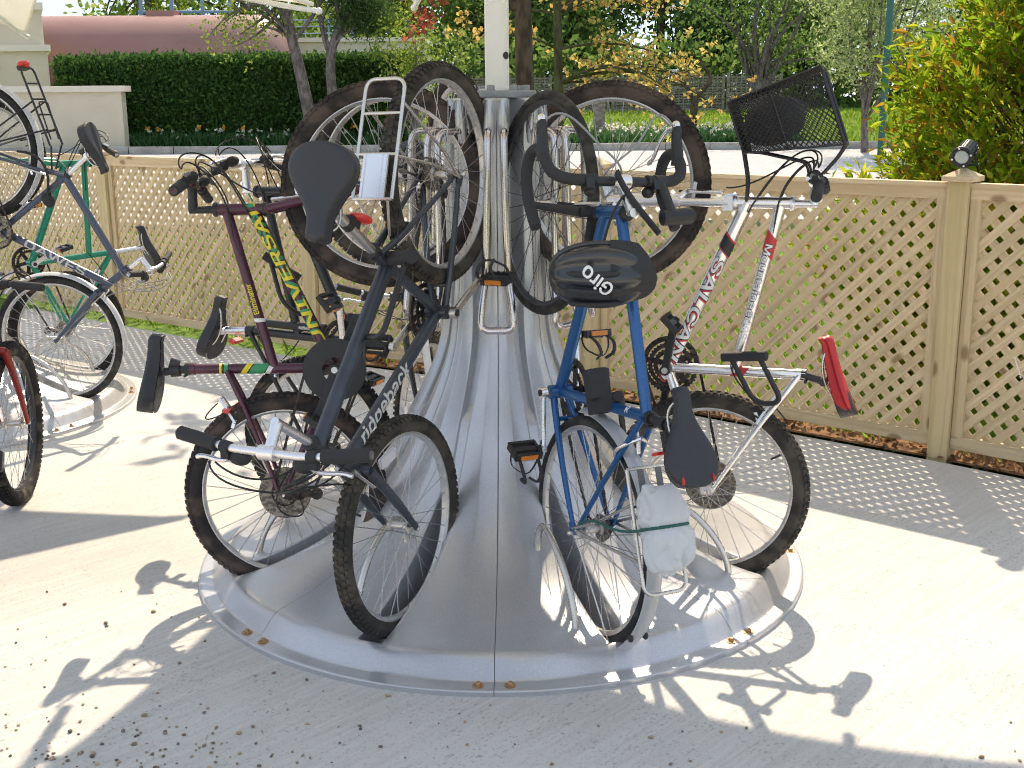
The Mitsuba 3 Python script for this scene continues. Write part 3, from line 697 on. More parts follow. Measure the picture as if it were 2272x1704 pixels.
        st.append(cyl((0, -.028, 0), (0, -.060, 0), .019, 14))
        s.add('cassette', cat(st), cass, None, 30)
        d = unit(BB); n = V([-d[2], 0, d[0]]); ln = []
        def run(a, b, sg=0.):
            N = int(np.linalg.norm(b-a)/.0127)
            P = [a+(b-a)*k/N-n*sg*4*(k/N)*(1-k/N) for k in range(N+1)]
            for k in range(N): ln.append(bar(P[k]-(P[k+1]-P[k])*.08, P[k+1]+(P[k+1]-P[k])*.08, .0075 if k % 2 else .0055, .0085, (0, 0, 1)))
        run(V([0, y1, 0])+n*cog*.8, BB+V([0, y0, 0])+n*ring)
        low = V([.030, y1, -.085]) if mech else V([0, y1, 0])-n*cog
        run(low if mech else low, BB+V([0, y0, 0])-n*ring, sag)
        for c, r, y, q0, q1 in ((BB, ring, y0, -1.5, 1.5), (V([0, 0, 0]), cog*.8, y1, 1.6, 4.5)):
            al = math.atan2(d[2], d[0]); N = int(r*abs(q1-q0)/.0127)
            P = [c+V([r*math.cos(al+q), y, r*math.sin(al+q)]) for q in np.linspace(q0, q1, N+1)]
            for k in range(N): ln.append(bar(P[k], P[k+1], .0075, .0085, (0, 1, 0)))
        if mech:
            pu = [lathe([(.004, -.003), (.020, -.003), (.020, .003), (.004, .003)], 12) for _ in (0, 1)]
            pu[0].vertices += V([.012, y1, -.048]); pu[1].vertices += V([.030, y1, -.100])
            cg = cat(pu+[bar((.008, y1-.006, -.040), (.033, y1-.006, -.106), .020, .003, (0, 1, 0)), bar((.008, y1+.006, -.040), (.033, y1+.006, -.106), .020, .003, (0, 1, 0)), bar((.0, -.070, -.012), (.010, -.060, -.045), .022, .026, (0, 1, 0)), cyl((.0, -.064, -.008), (0, -.078, -.008), .010, 10)])
            s.add('derailleur', cg, 'm_greasy', None, 40)
            run(V([.030, y1, -.118]), V([.012, y1, -.030]), 0.)
        s.add('chain', cat(ln), chain, None, False)
    def brakes(s, m='m_alu', front=True, rear=True):
        R = s.g['rw']-s.g['tw']*.92; cl = s.g['cl']; P = []
        if rear:
            q = cl-unit(cl-s.g['BB'])*.012; q = unit(q)
            for e in (-1, 1):
                a = q*(R-.012)+V([.018, e*.040, .004]); b = q*(R+.085)+V([.022, e*.022, .0])
                P += [cbar(a, b, .012, .009), box(q*R+V([.018, e*.022, .0]), (.055, .009, .011))]
            P.append(cyl(q*(R+.080)+V([.022, -.028, 0]), q*(R+.080)+V([.022, .028, 0]), .002, 6))
            s.add('rear_brake', cat(P), m)
        if front:
            P = []; c = s.g['hl']-s.ax*.024; q = unit(c-V([s.wb, 0, 0]))
            f = unit(np.cross(q, [0, 1, 0])); f = f*(1 if f[0] > 0 else -1)
            H = V([s.wb, 0, 0])
            for e in (-1, 1):
                a = H+q*(R-.012)+V([0, e*.046, 0])+f*.018; b = H+q*(R+.085)+V([0, e*.026, 0])+f*.026
                P += [cbar(a, b, .012, .009), bar(H+q*R+V([0, e*.022, 0])+f*.02-np.cross(q, [0, 1, 0])*.028, H+q*R+V([0, e*.022, 0])+f*.02+np.cross(q, [0, 1, 0])*.028, .009, .011)]
            s.add('front_brake', cat(P), m, None, False, True)
    def cable(s, pts, m='m_cable', r=.0027, n=26): return s.add('cable', tube(spline(pts, n), r, 6), m, None, 60)
    def cables(s, m='m_cable'):
        b, ax, fw = s.g['bar'], s.ax, s.fw
        for e in (-1, 1):
            A = b+V([0, e*.17, 0])+fw*.03; hd = s.g['ht']
            s.cable([A+fw*.01, b+V([0, e*.105, 0])+fw*.085+ax*.005, b+V([0, e*.015, 0])+fw*.088-ax*.05, hd*.35+s.dtop*.65+fw*.042+V([0, -e*.026, 0]), s.dtop*.93+s.g['BB']*.07+V([0, -e*.020, .022])], m)
            s.cable([A-V([0, e*.02, 0])+fw*.01, b+V([0, e*.09, 0])+fw*.062-ax*.015, hd+fw*.048+V([0, e*.034, 0])-ax*.02, s.ttop*.92+s.ttst*.08+V([0, e*.019, -.004]), s.ttop*.72+s.ttst*.28+V([0, e*.015, -.006])], m)
        s.cable([b+fw*.035+V([0, .14, 0]), b+fw*.075+V([0, .06, 0])-ax*.02, s.g['hl']+fw*.066+ax*.05, s.g['hl']+fw*.045-ax*.04], m)
        mid = s.ttst*.75+s.ttop*.25
        s.cable([s.ttst+V([.02, .017, 0]), s.ttst+V([-.04, .03, .01]), s.g['cl']*.72+V([-.06, .02, .02]), s.g['cl']*.66+V([.02, 0, .02])], m, .0024)
        s.cable([V([.12, -.062, -.02]), V([.03, -.075, .02]), V([-.055, -.072, -.01]), V([-.05, -.07, -.07]), V([.0, -.068, -.055])], m, .0026)
    def guard(s, which, m='m_guard', a0=20, a1=170, wid=.050, gap=.016, stays=(40, 150), staym='m_steel', flap=False, rw=None):
        rw = (rw or s.g['rw'])+gap; x = 0 if which == 'rear' else s.wb; st = which != 'rear'
        t = np.radians(np.linspace(a0, a1, 40)); y = np.linspace(-1, 1, 9)
        def sf(an, v, o=0.): r = rw+.010*(1-v*v)-.004+o; return V([x+r*math.cos(an), v*wid/2, r*math.sin(an)])
        top = grid(lambda u, v: sf(u, v, .0012), t, y); bot = grid(lambda u, v: sf(u, v, -.0012), t, y); bot.invert()
        k = s.add('mudguard', cat([top, bot] + [tube([sf(u, e) for u in t], .0022, 6) for e in (-1, 1)]), m, None, 50, st)
        sy = []
        for a in stays:
            q = math.radians(a)
            for e in (-1, 1): sy.append(cyl((x, e*.060, 0), sf(q, e*.96), .0024, 6))
        if sy: s.add('mudguard_stay', cat(sy), staym, k, 40, st)
        if flap:
            q = math.radians(flap); p = V([x+(rw+.004)*math.cos(q), 0, (rw+.004)*math.sin(q)]); er = V([math.cos(q), 0, math.sin(q)]); et = V([-math.sin(q), 0, math.cos(q)])
            s.add('mud_flap', box(p-et*.03*np.sign(math.cos(q)+1e-6), (.004, wid*.95, .07), V([er, [0, 1, 0], et])), 'm_black', k, False, st)
        return k
def lathe_at(c, d, r, h):
    return cyl(V(c)-V(d)*h/2, V(c)+V(d)*h/2, r, 18)

O1 = (0, 0, 0)
AZD = math.degrees(AZ)
def hump(t, c, w): return np.exp(-((t-c)/w)**2)

# --- silver mountain bike, right of the rack
b = Bike('polished silver mountain bike with red saddle and black mesh basket, right side of the rack', O1, 67.2, (.755, .342), (.396, 1.336), 5.2, 0,
         BB=(.427, -.006), cl=(.278, .405), clamp=(.240, .462), nose=(.38, .525), srear=(.113, .517), ht=(.812, .525), hl=(.868, .373), bar=(.852, .615), ttst=(.352, .196), rw=.328, tw=.054)
SILVER = b
b.wheel('rear_wheel', 'm_tyredusty', disc=True, ph=.1); b.wheel('front_wheel', 'm_tyrebrown', ph=.3, reflect=-.55)
b.frame('m_polish', rt=.0185, rd=.0215, rs=.0170)
def redsad(t, y):
    red = V([.48, .025, .03]); blk = V([.02, .021, .026]); o = np.tile(red, (len(t), 1))
    side = (np.abs(y) > .058*np.clip(1.15-t, .3, 1)) & (t > .30) | (t < .035)
    o[side & (t < .05)] = blk
    pan = ((t-.16)/.155)**2+((y+.030)/.030)**2 < 1; o[pan] = blk
    pan = ((t-.16)/.155)**2+((y-.030)/.030)**2 < 1; o[pan] = blk
    return o
mat('m_redsaddle', pr({'type': 'mesh_attribute', 'name': 'vertex_color'}, .45))
b.seat(sad='m_redsaddle', colour=redsad, W=.135, tip=.022, post='m_black'); labels[b.sadk] = {'label': 'red saddle with black pads at its rear'}
b.fork('m_alu', 'susp', crown='m_alu', lower='m_alu')
b.cockpit(stem='m_polish', barm='m_black', wid=.58, rise=.02, lever='m_alu')
b.crank(-150, ring='m_greasy', arm='m_black', guard=None, rings=(.096, .076, .056), pang=-60); b.drive(.094); b.brakes('m_alu'); b.cables()
A, B = b.dtop, b.g['BB']; sv = (0, 1, .25); sv2 = (0, 1, .0)
b.band(A, B, b.rd, .120, .175, 'm_decalred', .012, sv); b.band(A, B, b.rd, .127, .170, 'm_decalblack', .012, sv, dz=.0012)
b.text('SALCANO', A+(B-A)*.0, B, b.rd, sv, .035, 'm_decalred', .1895, dz=.0003, skew=.18, sx=1.90, out=.0030); b.text('SALCANO', A, B, b.rd, sv, .035, 'm_decalblack', .1855, dz=.0009, skew=.18, sx=1.90, out=.0018); b.text('SALCANO', A, B, b.rd, sv, .035, 'm_decalwhite', .1855, dz=.0018, skew=.18, sx=1.90)
A, B = b.ttop, b.ttst
b.band(A, B, b.rt, .100, .165, 'm_decalred', .014, sv2)
b.text('Mountaineer', A, B, b.rt, sv2, .0205, 'm_decalblack', .128, dz=.0008, sx=1.55, out=.0013); b.text('Mountaineer', A, B, b.rt, sv2, .0205, 'm_decalwhite', .128, dz=.0014, sx=1.55); b.text('700S', A, B, b.rt, sv2, .021, 'm_decalwhite', .350, dz=.0007, sx=1.3)
A, B = b.g['BB'], b.g['cl']
b.band(A, B, b.rs, .215, .255, 'm_decalred', .012, (0, 1, 0)); b.text('700S', b.g['cl']*.55, b.g['cl']*.2, .0098, (0, 1, 0), .012, 'm_decalblack', .02)
k = b.g['BB']+V([.02, 0, .0]); cA = b.g['BB']+V([-.02, .075, .07])
b.text('KA', b.g['BB']+V([math.cos(math.radians(30)), 0, math.sin(math.radians(30))])*.08+V([0, .0825, 0]), b.g['BB']+V([math.cos(math.radians(30)), 0, math.sin(math.radians(30))])*.15+V([0, .0825, 0]), .5, (0, 1, 0), .012, 'm_decalgrey', .0, parent=b.crk)
sn, sf = b.sadn, b.sadf
b.text('SALCANO', V([.128, .036, .535]), V([.19, .034, .535]), .5, (0, .35, .94), .010, 'm_decalwhite', .0, dz=.004, parent=b.sadk)
u0 = b.g['ttst']+V([.0, .045, .01])
def ulock(b, A, d, s, L, W, label, r=.0085, rb=.016):
    """d: along the shackle, s: across; the bar closes it at A"""
    t = thing('shackle_lock', label, 'bicycle lock')
    A, d, s = V(A, float), unit(d), unit(s)
    obj('shackle', b.w(tube(rnd([A-s*W/2, A-s*W/2+d*L, A+s*W/2+d*L, A+s*W/2], W*.49, 12), r, 12)), 'm_black', t, 60)
    obj('crossbar', b.w(tube([A-s*(W/2+.028), A-s*(W/2+.026), A+s*(W/2+.026), A+s*(W/2+.028)], [rb*.8, rb, rb, rb*.8], 16)), 'm_blackmatt', t, 40)
    return t
ulock(b, b.g['cl']*.55+b.g['BB']*.45+V([.055, .075, .035]), (-.72, .0, .12), (-.2, .25, .9), .17, .095, 'black shackle lock hanging on the silver bike beside its seat tube')

def basket(b):
    base = [V([x, y, .447]) for x, y in ((1.165, -.125), (1.165, .125), (1.005, .125), (1.005, -.125))]
    rim = [V([x, y, .735]) for x, y in ((1.168, -.165), (1.168, .165), (.930, .165), (.930, -.165))]
    W = []
    def face(a, b_, c, d, nu, nv):                       # a-b at the base, d-c at the rim; diagonal strands both ways
        P = lambda u, v: (a*(1-u)+b_*u)*(1-v)+(d*(1-u)+c*u)*v
        for sg in (1, -1):
            for k in range(-nv, nu):
                pts = []
                for q in np.linspace(0, nv, nv*1+1):
                    u = (k+q)/nu if sg > 0 else (k+nv-q)/nu
                    if 0 <= u <= 1: pts.append(P(u, q/nv))
                if len(pts) > 1: W.append(tube(pts, .00135, 4, caps=False))
    for i in range(4):
        j = (i+1) % 4; L = np.linalg.norm(base[i]-base[j])
        face(base[i], base[j], rim[j], rim[i], 15 if L > .2 else 11, 18)
    face(base[0], base[1], base[2], base[3], 15, 10)
    t = thing('wire_basket', 'black wire mesh basket mounted on the handlebars of the silver bike', 'basket')
    k = obj('mesh', b.w(cat(W)), 'm_black', t); labels[k] = {'label': 'fine black wire mesh', 'kind': 'stuff'}
    obj('rim', b.w(tube(rnd(rim+[rim[0]], .04, 6), .0055, 10)), 'm_black', t, 60)
    obj('base_ring', b.w(tube(rnd(base+[base[0]], .03, 6), .0035, 8)), 'm_black', t, 60)
    for i in range(4): obj('corner_rod', b.w(tube([base[i]*.96+rim[i]*.04, rim[i]], .0030, 8)), 'm_black', t, 60)
    mid = [p*.55+q*.45 for p, q in zip(base, rim)]; obj('middle_ring', b.w(tube(rnd(mid+[mid[0]], .03, 6), .0028, 8)), 'm_black', t, 60)
    pan_ = grid(lambda u, v: (base[1]*(1-u)+base[2]*u)*(1-v)+(rim[1]*(1-u)+rim[2]*u)*v+V([0, .002, 0]), np.linspace(.04, .5, 5), np.linspace(.02, .16, 3)); p2 = pan_.copy(); p2.vertices += V([0, .003, 0]); p2.invert()
    for y in (-.028, .028):
        obj('support_rod', b.w(tube(rnd([V([.862, y*.8, .40]), V([.93, y, .425]), V([1.03, y, .440])], .02, 5), .0042, 8)), 'm_black', t, 60)
        obj('support_rod', b.w(tube(rnd([b.g['bar']+V([.012, y*2.4, -.01]), V([.915, y*2.6, .612]), V([.990, y*2.6, .490]), V([1.005, y*2.6, .452])], .02, 5), .0040, 8)), 'm_black', t, 60)
    obj('handlebar_hook', b.w(tube(rnd([V([.93, .10, .735]), V([.90, .10, .70]), V([.865, .10, .640])], .02, 5), .004, 8)), 'm_black', t, 60); obj('handlebar_hook', b.w(tube(rnd([V([.93, -.10, .735]), V([.90, -.10, .70]), V([.865, -.10, .640])], .02, 5), .004, 8)), 'm_black', t, 60)
    t2 = thing('black_bag', 'black cloth bag lying inside the wire basket', 'bag')
    m = trimesh.creation.icosphere(4); v = m.vertices; w = 1+.35*(meshkit.fbm(v*1.6+3, 4)-.5)
    m.vertices = v*w[:, None]*V([.073, .112, .098])+V([1.070, .0, .555]); obj('cloth', b.w(m), 'm_blackmatt', t2, True)
basket(SILVER)

# --- maroon mountain bike, left of the rack
b = Bike('maroon mountain bike with yellow lettering and black saddle, left side of the rack', O1, -67.8, (.773, .344), (.399, 1.341), -20, 0,
         BB=(.443, -.032), cl=(.290, .425), clamp=(.252, .505), nose=(.366, .572), srear=(.112, .525), ht=(.815, .484), hl=(.862, .350), bar=(.866, .584), ttst=(.375, .155), rw=.333, tw=.058)
MAROON = b
b.wheel('rear_wheel', 'm_tyrebrown', disc=True, ph=.05, reflect=-2.4); b.wheel('front_wheel', 'm_tyrebrown', ph=.2)
b.frame('m_purple', rt=.0165, rd=.0195, rs=.0165, ss=(.325, .30))
def padsad(t, y):
    o = np.tile(V([.021, .022, .028]), (len(t), 1)); o[(((t-.17)/.165)**2+(y/.062)**2 < 1)] = V([.085, .085, .088]); return o
mat('m_padsaddle', pr({'type': 'mesh_attribute', 'name': 'vertex_color'}, .5))
b.seat(sad='m_padsaddle', colour=padsad, W=.155, tip=.026, post='m_black', thick=.040)
b.fork('m_purple', 'rigid'); b.cockpit(stem='m_black', barm='m_purple', wid=.56, lever='m_greypad')
b.crank(178, ring='m_greasy', arm='m_black', guard='m_black', rings=(.094, .074), pang=70); b.drive(.092); b.brakes('m_alu'); b.cables()
sv = (0, -1, .12)
b.text('UNIVERSAL', b.g['BB'], b.dtop, b.rd, sv, .037, 'm_decalgreen', .075, dz=.0003, skew=.12, sx=1.90); b.text('UNIVERSAL', b.g['BB'], b.dtop, b.rd, sv, .033, 'm_yellow', .073, dz=.0011, skew=.12, sx=2.03)
b.text('Eliminator', b.ttst, b.ttop, b.rt, sv, .016, 'm_yellow', .19)
b.band(b.ttst, b.ttop, b.rt, .165, .178, 'm_decalwhite', .004, sv)
A, B = b.g['BB'], b.g['cl']
b.band(A, B, b.rs, .225, .275, 'm_decalgreen', .012, sv); b.band(A, B, b.rs, .28, .30, 'm_yellow', .012, sv); b.band(A, B, b.rs, .35, .362, 'm_decalgreen', .0, sv); b.band(A, B, b.rs, .37, .378, 'm_yellow', .0, sv); b.band(A, B, b.rs, .205, .222, 'm_decalwhite', .01, sv)
b.band(b.dtop, b.ttop, .0195, .0, .001, 'm_purple')
t = obj('rear_reflector', b.w(cat([box(V([.205, -.045, .26]), (.010, .045, .022)), cyl((.205, -.02, .255), (.235, .01, .235), .003, 6), cyl((.205, -.045, .255), (.205, -.02, .255), .003, 6)])), 'm_redlens', b.t)
obj('seat_bracket', b.w(cat([lathe_at(b.g['cl']*.55+b.g['clamp']*.45, unit(b.g['clamp']-b.g['cl']), .021, .03), box(b.g['cl']*.5+b.g['clamp']*.5+V([.022, 0, .005]), (.03, .02, .03))])), 'm_black', b.t)

# --- dark slate mountain bike hung front wheel down, left of the front seam
b = Bike('dark slate mountain bike hung front wheel down, with wide black saddle and silver carrier', O1, -22.95, (.440, 1.385), (.772, .372), -3.3, 0,
         BB=(.409, -.075), cl=(.305, .325), clamp=(.237, .545), nose=(.338, .617), srear=(.084, .632), ht=(.848, .51), hl=(.900, .315), bar=(.880, .690), ttst=(.330, .25), rw=.333, tw=.050)
SLATE = b
b.wheel('rear_wheel', 'm_tyredusty', ph=.1); b.wheel('front_wheel', 'm_tyredusty', ph=.2, reflect=2.6)
b.frame('m_slate', rt=.0215, rd=.0185, rs=.0165)
b.seat(W=.205, tip=.030, post='m_steel', thick=.050); b.fork('m_slate', 'rigid', rb=.0145)
b.cockpit(stem='m_alu', barm='m_alu', wid=.58, rise=.0, sweep=.025, gl=.130, lever='m_alu', rg=.0175)
b.crank(41, ring='m_greasy', arm='m_steel', pedal='m_blackmatt', rings=(.088, .068), clips=True, pang=25); b.drive(.086, sag=.03); b.brakes('m_steel'); b.cables()
b.text('ridgeback', b.dtop, b.g['BB'], b.rd, (0, .80, .45), .034, 'm_decalgrey', .075, skew=.25, sx=1.4)
def carrier(b, m, pts0, x0, x1, z, w, legs, plate=True, tip=.03, rungs=(.0,), r=.0055, tilt=0., spring=False):
    k = b.add('carrier', tube(rnd([V([x1, -w/2, z]), V([x0, -w/2, z+tilt]), V([x0, w/2, z+tilt]), V([x1, w/2, z])], .035, 7), r, 10), m, None, 50)
    P = [cyl(V([x, -w/2, z+tilt*(x1-x)/(x1-x0)]), V([x, w/2, z+tilt*(x1-x)/(x1-x0)]), r*.9, 8) for x in rungs]
    for (xa, za) in legs:
        for e in (-1, 1): P.append(tube(rnd([V([xa, e*w/2, z+tilt*(x1-xa)/(x1-x0)]), V([xa*.35, e*.072, za]), V([.012, e*.070, .014])], .03, 4), r*.85, 8))
    b.add('carrier_strut', cat(P), m, k, 50); return k
ck = carrier(b, 'm_steel', None, -.172, .165, .366, .125, ((.045, .16), (-.105, .13)), rungs=(.165, .040, -.075), tilt=-.0)
b.add('carrier_plate', cat([box((.103, 0, .369), (.122, .080, .006)), box((.103, -.034, .373), (.122, .007, .004)), box((.103, .034, .373), (.122, .007, .004)), box((.103, 0, .373), (.122, .046, .003))]), 'm_alu', ck, False)
b.add('carrier_stay', cat([cyl((.165, e*.050, .366), (.25, e*.02, .285), .004, 8) for e in (-1, 1)]), 'm_steel', ck, 40)
q = b.g['cl']*.35+b.g['clamp']*.65
b.add('rear_light', cat([ball(q+V([-.030, .0, -.055]), (.014, .030, .045), 2)]), 'm_redlens', None, 60); b.add('rear_light_bracket', cat([box(q+V([-.012, 0, -.02]), (.03, .022, .05)), lathe_at(q, unit(b.g['clamp']-b.g['cl']), .0175, .02)]), 'm_black', None, False)
u0 = b.g['BB']*.30+b.g['cl']*.70
ulock(b, b.ttst+V([-.02, .045, .025]), unit(b.ttop-b.ttst)+V([0, .0, -.10]), (0, .85, .4), .25, .10, 'dark shackle lock carried in the frame of the dark slate bike', rb=.021)

# --- blue road bike, right of the front seam
b = Bike('blue road bike with black drop handlebars and silver mudguard, right of the front seam', O1, 20.9, (.758, .352), (.386, 1.290), 3.4, -2,
         BB=(.433, -.074), cl=(.276, .438), clamp=(.232, .560), nose=(.335, .623), srear=(.075, .612), ht=(.835, .478), hl=(.877, .345), bar=(.925, .470), rw=.343, tw=.032)
BLUE = b
b.wheel('rear_wheel', 'm_tyreslick', knob=False, ph=.1); b.wheel('front_wheel', 'm_tyreslick', knob=False, rim='m_rimdark', ph=.25, spoke='m_spokedark')
b.frame('m_blue', rt=.0160, rd=.0180, rs=.0160)
b.seat(W=.150, tip=.020, post='m_black', rp=.0140); b.fork('m_blackmatt', 'rigid', rb=.0125)
for e in (-1, 1): b.add('saddle_logo', ball(b.g['srear']+V([.02, e*.045, .006]), (.012, .004, .010), 1), 'm_decalred', b.sadk, 60)
def dropbar(b):
    g = b.g; B0, ht, ax = g['bar'], g['ht'], b.ax; fw = unit(V([1, 0, -.35])); dn = unit(V([-.35, 0, -1.]))
    top = ht+ax*.03
    b.add('stem', cat([cyl(ht, top+ax*.012, .0125, 14), tube([top, B0], [.0155, .0145], 14), cyl(B0-V([0, .026, 0]), B0+V([0, .026, 0]), .020, 18)]), 'm_alu', None, 40, True)
    half = lambda e: [B0+V([0, e*.02, 0]), B0+V([0, e*.15, 0])+fw*.004, B0+V([0, e*.205, 0])+fw*.035, B0+V([0, e*.212, 0])+fw*.095, B0+V([0, e*.214, 0])+fw*.128+dn*.045, B0+V([0, e*.215, 0])+fw*.085+dn*.115, B0+V([0, e*.218, 0])+fw*.02+dn*.132, B0+V([0, e*.222, 0])-fw*.062+dn*.128]
    hk = None
    for e in (-1, 1):
        p = spline(half(e), 60)
        rr = .0158 + .0007*(np.arange(60) % 4 == 0)
        if hk is None: hk = b.add('handlebar', cat([cyl(B0-V([0, .08, 0]), B0+V([0, .08, 0]), .0135, 16)]), 'm_black', None, 40, True)
        b.add('bar_tape', tube(p[8:], rr[8:], 14), 'm_blackmatt', hk, 50, True)
        h = p[27]
        hood = tube(spline([h-fw*.02+dn*.012, h+fw*.020-dn*.012, h+fw*.052-dn*.030, h+fw*.072-dn*.052], 12), np.r_[np.linspace(.021, .0165, 9), .0175, .016, .008], 14, flat=.85)
        b.add('brake_hood', hood, 'm_black', hk, 50, True)
        lv = spline([h+fw*.062-dn*.035, h+fw*.088-dn*.018, h+fw*.085+dn*.03-V([0, e*.01, 0]), h+fw*.062+dn*.085-V([0, e*.016, 0]), h+fw*.066+dn*.112-V([0, e*.016, 0])], 18)
        b.add('brake_lever', tube(lv, np.r_[np.linspace(.0085, .006, 16), .008, .006], 10, flat=.75), 'm_polish', hk, 60, True)
        b.add('lever_cap', ball(h+fw*.078-dn*.044, (.014, .012, .014), 2), 'm_polish', hk, 60, True)
        b.cable([h+fw*.066-dn*.045-V([0, e*.006, 0]), h+fw*.085-dn*.07-V([0, e*.055, 0]), B0+fw*.085-dn*.055+V([0, e*.06, 0]), B0+fw*.045-dn*.01-V([0, e*.012, 0]), g['hl']+V([.03, 0, .03])], 'm_cablegrey', .0032)
        b.add('interrupter_lever', cat([box(B0+V([0, e*.105, 0])-fw*.012, (.030, .024, .034)), ball(B0+V([0, e*.09, 0])-fw*.02+dn*.02, (.016, .018, .016), 2)]), 'm_black', hk, False, True)
    return hk
hk = dropbar(b); b.fw = unit(V([1, 0, -.35]))
B0 = b.g['bar']
b.add('light_bracket', cat([cyl(B0+V([0, -.125, 0]), B0+V([-.115, -.125, .035]), .017, 14), cyl(B0+V([-.005, -.140, 0]), B0+V([-.005, -.108, 0]), .021, 16), tube([B0+V([-.112, -.095, .025]), B0+V([-.112, -.100, .025]), B0+V([-.112, -.185, .035]), B0+V([-.112, -.190, .035])], [.010, .022, .023, .019], 18)]), 'm_black', None, 40)
b.add('light_lens', tube([B0+V([-.112, -.189, .035]), B0+V([-.112, -.193, .035])], .014, 16), 'm_lampglass', None, 40)
b.add('bar_strap', tube(spline([B0+V([.02, .015, .02]), B0+V([-.05, .01, .05]), B0+V([-.11, -.02, .06]), B0+V([-.17, -.05, .075])], 14), .011, 8, flat=.5), 'm_blackmatt', None, 40)
b.crank(8, ring='m_greasy', arm='m_polish', rings=(.098, .078), clips=True, pang=100); b.drive(.096, .042)
b.brakes('m_alu', True, False)
b.add('rear_caliper', cat([tube(spline([V([.19, e*.03, .27]), V([.215, e*.042, .315]), V([.225, e*.020, .355]), V([.23, 0, .37])], 12), .006, 8) for e in (-1, 1)] + [cyl((.19, 0, .345), (.26, 0, .36), .006, 8)]), 'm_alu')
b.guard('rear', 'm_guard', 12, 183, .046, .018, stays=(120, 172), staym='m_steel', flap=184)
for e in (-1, 1): 
    for a in (150, 176): b.add('guard_grommet', ball((.362*math.cos(math.radians(a)), e*.024, .362*math.sin(math.radians(a))), (.012, .008, .012), 1), 'm_black', None, 60)
b.text('R', b.g['BB'], b.g['cl'], b.rs, (0, .3, 1), .022, 'm_decalwhite', .42)
ck = carrier(b, 'm_steel', None, -.190, .150, .385, .135, ((.055, .16), (-.10, .16)), rungs=(.150, .02), tilt=-.01)
b.add('carrier_strap', cat([box((.085, e*.028, .387), (.13, .018, .004)) for e in (-1, 1)]), 'm_greypad', ck, False)
q = b.g['cl']*.45+b.g['clamp']*.55
b.add('rear_reflector', cat([box(q+V([-.075, -.005, -.015]), (.008, .085, .030))]), 'm_redlens', None); b.add('reflector_bracket', cat([box(q+V([-.045, -.005, -.01]), (.055, .022, .026)), lathe_at(q, unit(b.g['clamp']-b.g['cl']), .019, .02)]), 'm_black', None)
q = b.g['BB']*.42+b.g['cl']*.58
bt = tube([q+V([.022, .03, 0]), q+V([.026, .03, .0]), q+V([.105, .03, .005]), q+V([.108, .03, .005])], [.030, .036, .039, .034], 18)
b.add('bottle_bag', cat([bt, box(q+V([.01, .012, -.01]), (.05, .06, .09))]), 'm_blackmatt', None, 40)
ulock(b, q+V([.01, -.046, -.02]), (-.72, -.10, -.22), (.15, .5, .85), .24, .10, 'long black shackle lock hanging from the seat tube of the blue bike', r=.0075, rb=.016)
# helmet, hung by its straps from the handlebars
def helmet(b):
    t = thing('cycle_helmet', 'black cycle helmet with white lettering hanging in front of the blue bike', 'helmet')
    c = V([.662, .135, .520]); rt, upv, cm = V([0, -.87, .49]), V([.98, .10, .17]), V([-.165, .488, .857])
    f = -unit(rt*.92-upv*.12); n = cm*.78-upv*.48-rt*.15; n = unit(n-f*(n@f)); sd = np.cross(n, f)
    def shell(u, v):
        th = u*PI; ph = v*PI
        x = -.125*math.cos(th); k = math.sin(th)**.75
        y = .092*k*math.cos(ph); z = .082*k*math.sin(ph)**.9
        rib = .006*math.cos(7*ph)*k
        return c+f*x+sd*y*(1+rib/.1)+n*(z*(1+.1*math.cos(th)) + rib)
    sh = grid(shell, np.linspace(0, 1, 33), np.linspace(0, 1, 45)); inn = grid(lambda u, v: c+(shell(u, v)-c)*.90, np.linspace(0, 1, 17), np.linspace(0, 1, 21)); inn.invert()
    rim = tube([shell(u, 0) for u in np.linspace(.02, .98, 22)] + [shell(u, 1) for u in np.linspace(.98, .02, 22)], .007, 8, closed=True)
    obj('shell', b.w(cat([sh, rim])), 'm_gloss', t, 50); obj('liner', b.w(inn), 'm_blackmatt', t, 50)
    vis = grid(lambda u, v: c+f*(-.030-.118*u*math.sin(PI*(.12+.76*v))**.5)+sd*(.096*(2*v-1)*(1-.12*u*u))+n*((.088-.050*u)*math.sin(PI*v)**.8+.002), np.linspace(0, 1, 9), np.linspace(0, 1, 21))
    v2 = vis.copy(); v2.vertices = v2.vertices-n*.004; v2.invert()
    obj('visor', b.w(cat([vis, v2])), 'm_blackmatt', t, 50)
    for e, w in ((-1, .5), (0, .62), (1, .5)):
        sl = [c+f*x+sd*(e*.045)+n*(.088*math.sin(math.acos(max(-1, min(1, -x/.135))))**.75*(math.sin(math.acos(max(-1, min(1, e*.045/.098))))**.9)+.0035) for x in np.linspace(-.055, .085, 12)]
        obj('vent', b.w(tube(sl, np.r_[.001, np.full(10, .007), .001], 8, flat=1.)), 'm_blackmatt', t, 50)
    k = meshkit.text_mesh('Giro', .034, .001, True); v = k.vertices; L = v[:, 0].max(); be = math.radians(-38)
    x, y = v[:, 0]-L/2, v[:, 1]-.017; fx = .005+x*math.cos(be)-y*math.sin(be); sy = -.030+x*math.sin(be)+y*math.cos(be)
    hz = .088*np.maximum(.02, 1-(fx/.135)**2)**.375*np.maximum(.02, 1-(sy/.098)**2)**.45
    k.vertices = c+np.outer(fx, f)+np.outer(sy, sd)+np.outer(hz*1.05+.007+v[:, 2], n)
    obj('lettering', b.w(k), 'm_decalwhite', t, False)
    obj('strap', b.w(tube(spline([c+sd*.085, c+sd*.06-n*.05, c*.5+b.g['bar']*.5-n*.02, b.g['bar']+V([-.02, -.03, .02])], 16), .0075, 6, flat=.3)), 'm_blackmatt', t, 50)
helmet(b)
